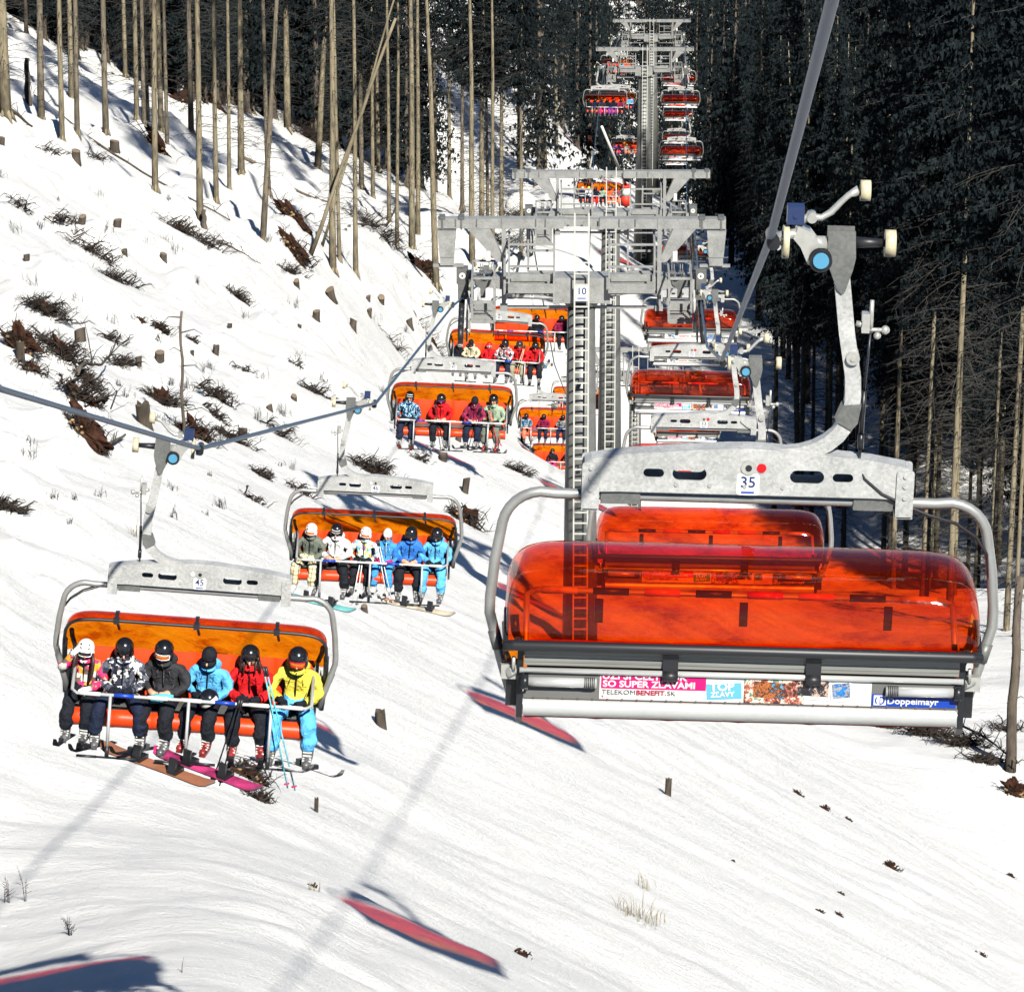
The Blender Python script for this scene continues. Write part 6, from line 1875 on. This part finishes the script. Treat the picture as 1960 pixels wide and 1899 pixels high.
# --- root plates and brushwood
bp = [(38, 668, 38, "brown root plate with stones at the left edge", 60, 0.75, 8), (95, 612, 42, "dark brushwood pile above the brown root plate at the left edge", 90, 0.35, 0), (122, 690, 42, "long dark brush heap running down right of the left root plate", 110, 0.45, 0), (165, 735, 28, "lower tail of the dark brush heap, left", 60, 0.35, 0), (215, 655, 26, "thin dead branches right of the wide grey stump", 26, 0, 0), (160, 770, 46, "big tangle of roots and sticks above the left rope", 80, 0.45, 4), (165, 838, 44, "brown root plate with ochre stones touching the left rope", 60, 0.75, 16), (60, 715, 34, "bare twigs and brown soil beside the pale stump at the left edge", 30, 0.35, 3), (315, 775, 36, "brush pile with upright splinter left of the dead pole", 80, 0.5, 0), (375, 842, 36, "brown root plate behind the rope joint above chair 45", 60, 0.7, 5), (418, 765, 34, "brush pile right of the dead pole, upper", 70, 0.3, 0), (410, 800, 24, "brush pile right of the dead pole, lower", 40, 0.25, 0), (448, 845, 32, "brush pile crossed by the left rope", 70, 0.35, 0), (235, 700, 30, "arching dead branches in the middle left", 46, 0.1, 0), (178, 490, 44, "arching dead brushwood on the upper left slope", 60, 0, 0), (225, 540, 36, "lower end of the arching dead brushwood on the upper left slope", 50, 0, 0), (120, 440, 34, "thin curved twigs on the upper left slope", 30, 0, 0), (40, 400, 26, "twigs at the left edge of the upper slope", 26, 0, 0), (456, 572, 24, "round bushy brush clump alone in the middle of the slope", 60, 0.3, 0), (350, 445, 34, "brush heap at the foot of the thickest pale trunk", 70, 0.3, 2), (400, 478, 36, "sprawling branches below the broken stub", 40, 0, 0), (562, 424, 30, "brown root plate with pale stones left of the leaning trunks", 40, 0.75, 8), (565, 492, 32, "brown root plate under the leaning trunks", 60, 0.7, 6), (560, 525, 24, "dark brush under the lower brown root plate", 50, 0.2, 0), (300, 292, 30, "tall brown root plate behind the foremost left trunk", 30, 0.85, 8), (345, 195, 18, "small dark root plate in the trees, left one", 20, 0.8, 2), (405, 200, 20, "small dark root plate in the trees, right one", 20, 0.8, 2), (812, 522, 28, "brown root plate at the nearest tower's left beam end", 60, 0.7, 8), (540, 838, 30, "pale dry twigs below the rope left of chair 46's wheel", 34, 0, 0), (607, 755, 26, "thin spiky brush clump above chair 46's hanger", 44, 0.1, 0), (716, 910, 40, "flat dark brush heap right of chair 46's beam", 110, 0.25, 0), (502, 915, 20, "brush clump left below chair 46's hanger", 50, 0.2, 0), (485, 962, 22, "bent twigs left of chair 46", 20, 0, 0), (575, 945, 24, "dead branches behind the left corner of chair 46", 26, 0, 0), (893, 1005, 34, "brown root heap right of chair 46", 60, 0.6, 3), (14, 975, 30, "dark brush at the left edge above chair 45", 60, 0.2, 0), (478, 1490, 36, "brown root plate with stones under the red jacketed rider", 60, 0.7, 10), (500, 1540, 26, "tangled roots trailing below the chair 45 riders' skis", 40, 0.35, 2), (1942, 1525, 26, "brown root plate with ochre stones at the right frame edge", 30, 0.85, 14), (1770, 1410, 42, "tangled branches below the right end of chair 35", 70, 0.15, 0), (1840, 1430, 44, "dense brushwood between chair 35 and the right edge", 90, 0.25, 0), (1885, 1465, 34, "twiggy branches at the foot of the dead right trunk", 60, 0.2, 0), (1690, 1392, 30, "dark brush peeping out below chair 35", 50, 0.3, 0), (1930, 1400, 30, "dead branches around the red-patched trunk", 40, 0, 0), (370, 660, 12, "tiny brush clump right of the dead pole", 20, 0.4, 0), (310, 645, 20, "dark brush clump left of the dead pole", 40, 0.5, 0), (270, 620, 14, "small brown clump left of the dead pole", 20, 0.4, 0), (560, 700, 18, "thin yellowish twigs in the middle of the slope", 14, 0, 0), (470, 715, 18, "pale thin twigs right of the dead pole", 14, 0, 0), (760, 670, 30, "twigs beside the rope above chair 47", 26, 0, 0), (700, 430, 40, "twiggy undergrowth between the pale trunks", 60, 0, 0), (740, 460, 40, "bare undergrowth at the trunks left of the nearest tower", 60, 0, 0), (960, 470, 40, "dark undergrowth above the nearest tower's beam", 60, 0.1, 0), (1000, 420, 40, "reddish undergrowth left of the second tower", 70, 0.1, 0), (590, 260, 40, "undergrowth in the wood above the leaning trunks", 60, 0.2, 0), (105, 300, 22, "twigs at the foot of a pale trunk, upper left", 20, 0, 0), (190, 310, 24, "twigs around the rounded stump, upper left", 20, 0, 0), (1545, 965, 40, "dark undergrowth behind the second bubble's corner", 80, 0.2, 0), (800, 880, 24, "twigs on the snow under chair 47", 20, 0, 0), (990, 905, 26, "dead branches at the nearest shaft's left edge", 40, 0.2, 0), (830, 660, 30, "dark brush right behind the rope at chair 48", 30, 0.3, 0)]
for (x, y, r, lab, n, soil, stn) in bp:
    brush(x, y, r, lab, n, name="root_plate" if soil >= 0.6 else "brushwood_pile", cat="root plate" if soil >= 0.6 else "brushwood", soil=soil, stones=stn, flat=0.9 if soil >= 0.6 else 0.6, long=1.15)
rr_ = random.Random(21)
for i in range(70):
    x = rr_.uniform(0, 830); y = rr_.uniform(290 + x * 0.3, 1010)
    if x > 560 and y > 800: continue
    tuft(x, y, rr_.uniform(14, 34), "sparse dead twigs sticking out of the snow on the cleared slope", rr_.randint(5, 12), M_BRUSH, "dead_twigs", "twigs", 0.6, True, "sparse dead twigs on the cleared slope")
log(62, 180, 440, 432, 6, "long thin log running down from the top left trunks", 18)
log(0, 228, 62, 258, 10, "short dark log at the left edge under the first trunk", 6)
log(640, 452, 760, 424, 9, "dark log lying between the leaning trunks and the next", 6)
log(460, 300, 640, 400, 8, "log among undergrowth between the middle trunks", 24)
log(1745, 1378, 1945, 1492, 7, "long dark branch log sloping down to the right edge", 30, lift=0.5)
log(205, 868, 240, 845, 10, "short split log below the big root plate", 2)
log(415, 470, 500, 520, 4, "thin log below the broken stub", 10)
log(150, 760, 225, 720, 8, "branch sticking up from the big tangle above the rope", 10, lift=0.8)

# --- grass and saplings on the near snow
tuft(1205, 1755, 55, "largest dry grass tuft on the lower snow, leftmost in its patch", 26, spread=0.8)
tuft(1240, 1775, 45, "dry grass tuft right beside the largest one", 24, spread=0.8)
tuft(1235, 1705, 40, "thin dry stalks above the largest grass tuft", 14, spread=0.9)
tuft(14, 1730, 90, "tall thin sapling at the lower left edge", 3, M_WOOD, "sapling", "sapling", 0.15, True)
tuft(50, 1730, 75, "curved thin sapling right of the lower left edge one", 2, M_WOOD, "sapling", "sapling", 0.1, True)
tuft(134, 1790, 60, "tiny spruce seedling in the lower left snow", 5, M_BRUSH, "spruce_seedling", "seedling", 0.12, True)
tuft(346, 1870, 40, "single short stalk near the bottom left", 2, M_WOOD, "dry_stalk", "stalk", 0.1)
tuft(133, 1022, 38, "small spiky sapling above chair 45's left corner", 3, M_BRUSH, "sapling", "sapling", 0.15, True)
tuft(262, 1030, 40, "pale dry stalks left of chair 45's hanger", 10, spread=0.3)
tuft(1085, 1935, 30, "dry stalks at the bottom below the shadow", 8)
tuft(600, 1710, 30, "thin stalks beside the small dark debris, lower middle", 8)
for (x, y, w, lab) in [(1000, 1830, 22, "dark bark fragment beside the lower canopy shadow"), (1705, 1665, 24, "large dark bark fragment on the right lower snow"), (1527, 1523, 14, "dark snag with twigs below chair 35's middle"), (1580, 1552, 16, "dark branch piece below chair 35's right half"), (1612, 1712, 8, "small dark chip left of the large bark fragment"), (1606, 1752, 12, "reddish broken stick on the lower right snow"), (1572, 1748, 10, "dark forked stick on the lower right snow"), (1935, 1680, 12, "dark twig clump near the right edge"), (1880, 1830, 12, "small dark spike at the lower right"), (600, 1700, 12, "small dark debris in the lower middle snow"), (1625, 1572, 9, "small dark chip below chair 35's right half"), (1403, 1652, 6, "tiny dark speck of bark in the lower middle")]:
    brush(x, y, w * 0.8, lab, 9, "bark_fragment", "bark fragment", 0.55, 0, 0.8, long=0.8)

# --- snow lance with padded foot, and a snow heap near the second tower
lp, ld_ = on_ground(1198, 478, 330)
root = empty("snow_lance", P(1198, 388, 400), label="white snow-making lance leaning left with red and white padded foot", cat="snow lance")
mb = MB(); e = P(1152, 243, 392) - root.location; mb.tube([Vector((0, 0, 1.3)), e], [0.11, 0.09], 8)
obj("lance_pipe", mb.mesh("lance_pipe", M_WHITE), root)
mb = MB(); mb.cyl((0, 0, -2.5), (0, 0, 1.4), 0.12, 10); obj("lance_mast", mb.mesh("lance_mast", M_GALVD), root)
for i, (z0, z1, m) in enumerate(((-0.2, 0.55, M_SIGNRED), (0.55, 1.15, M_WHITE), (1.15, 1.35, M_SIGNRED))):
    mb = MB(); mb.cyl((0, 0, z0), (0, 0, z1), 0.38, 14); obj("foot_pad", mb.mesh("foot_pad", m), root)
for (x, y, r, lab) in [(1322, 400, 1.9, "round snow cap right of the second tower's brace"), (1000, 395, 1.5, "small snow mound left of the second tower")]:
    p, d = on_ground(x, y, 250)
    mb = MB(); mb.ell((0, 0, 0), (r, r, r * 0.8), 20, 12)
    o = obj("snow_mound", mb.mesh("snow_mound", M_SNOW), loc=p); tag(o, lab, "snow mound")
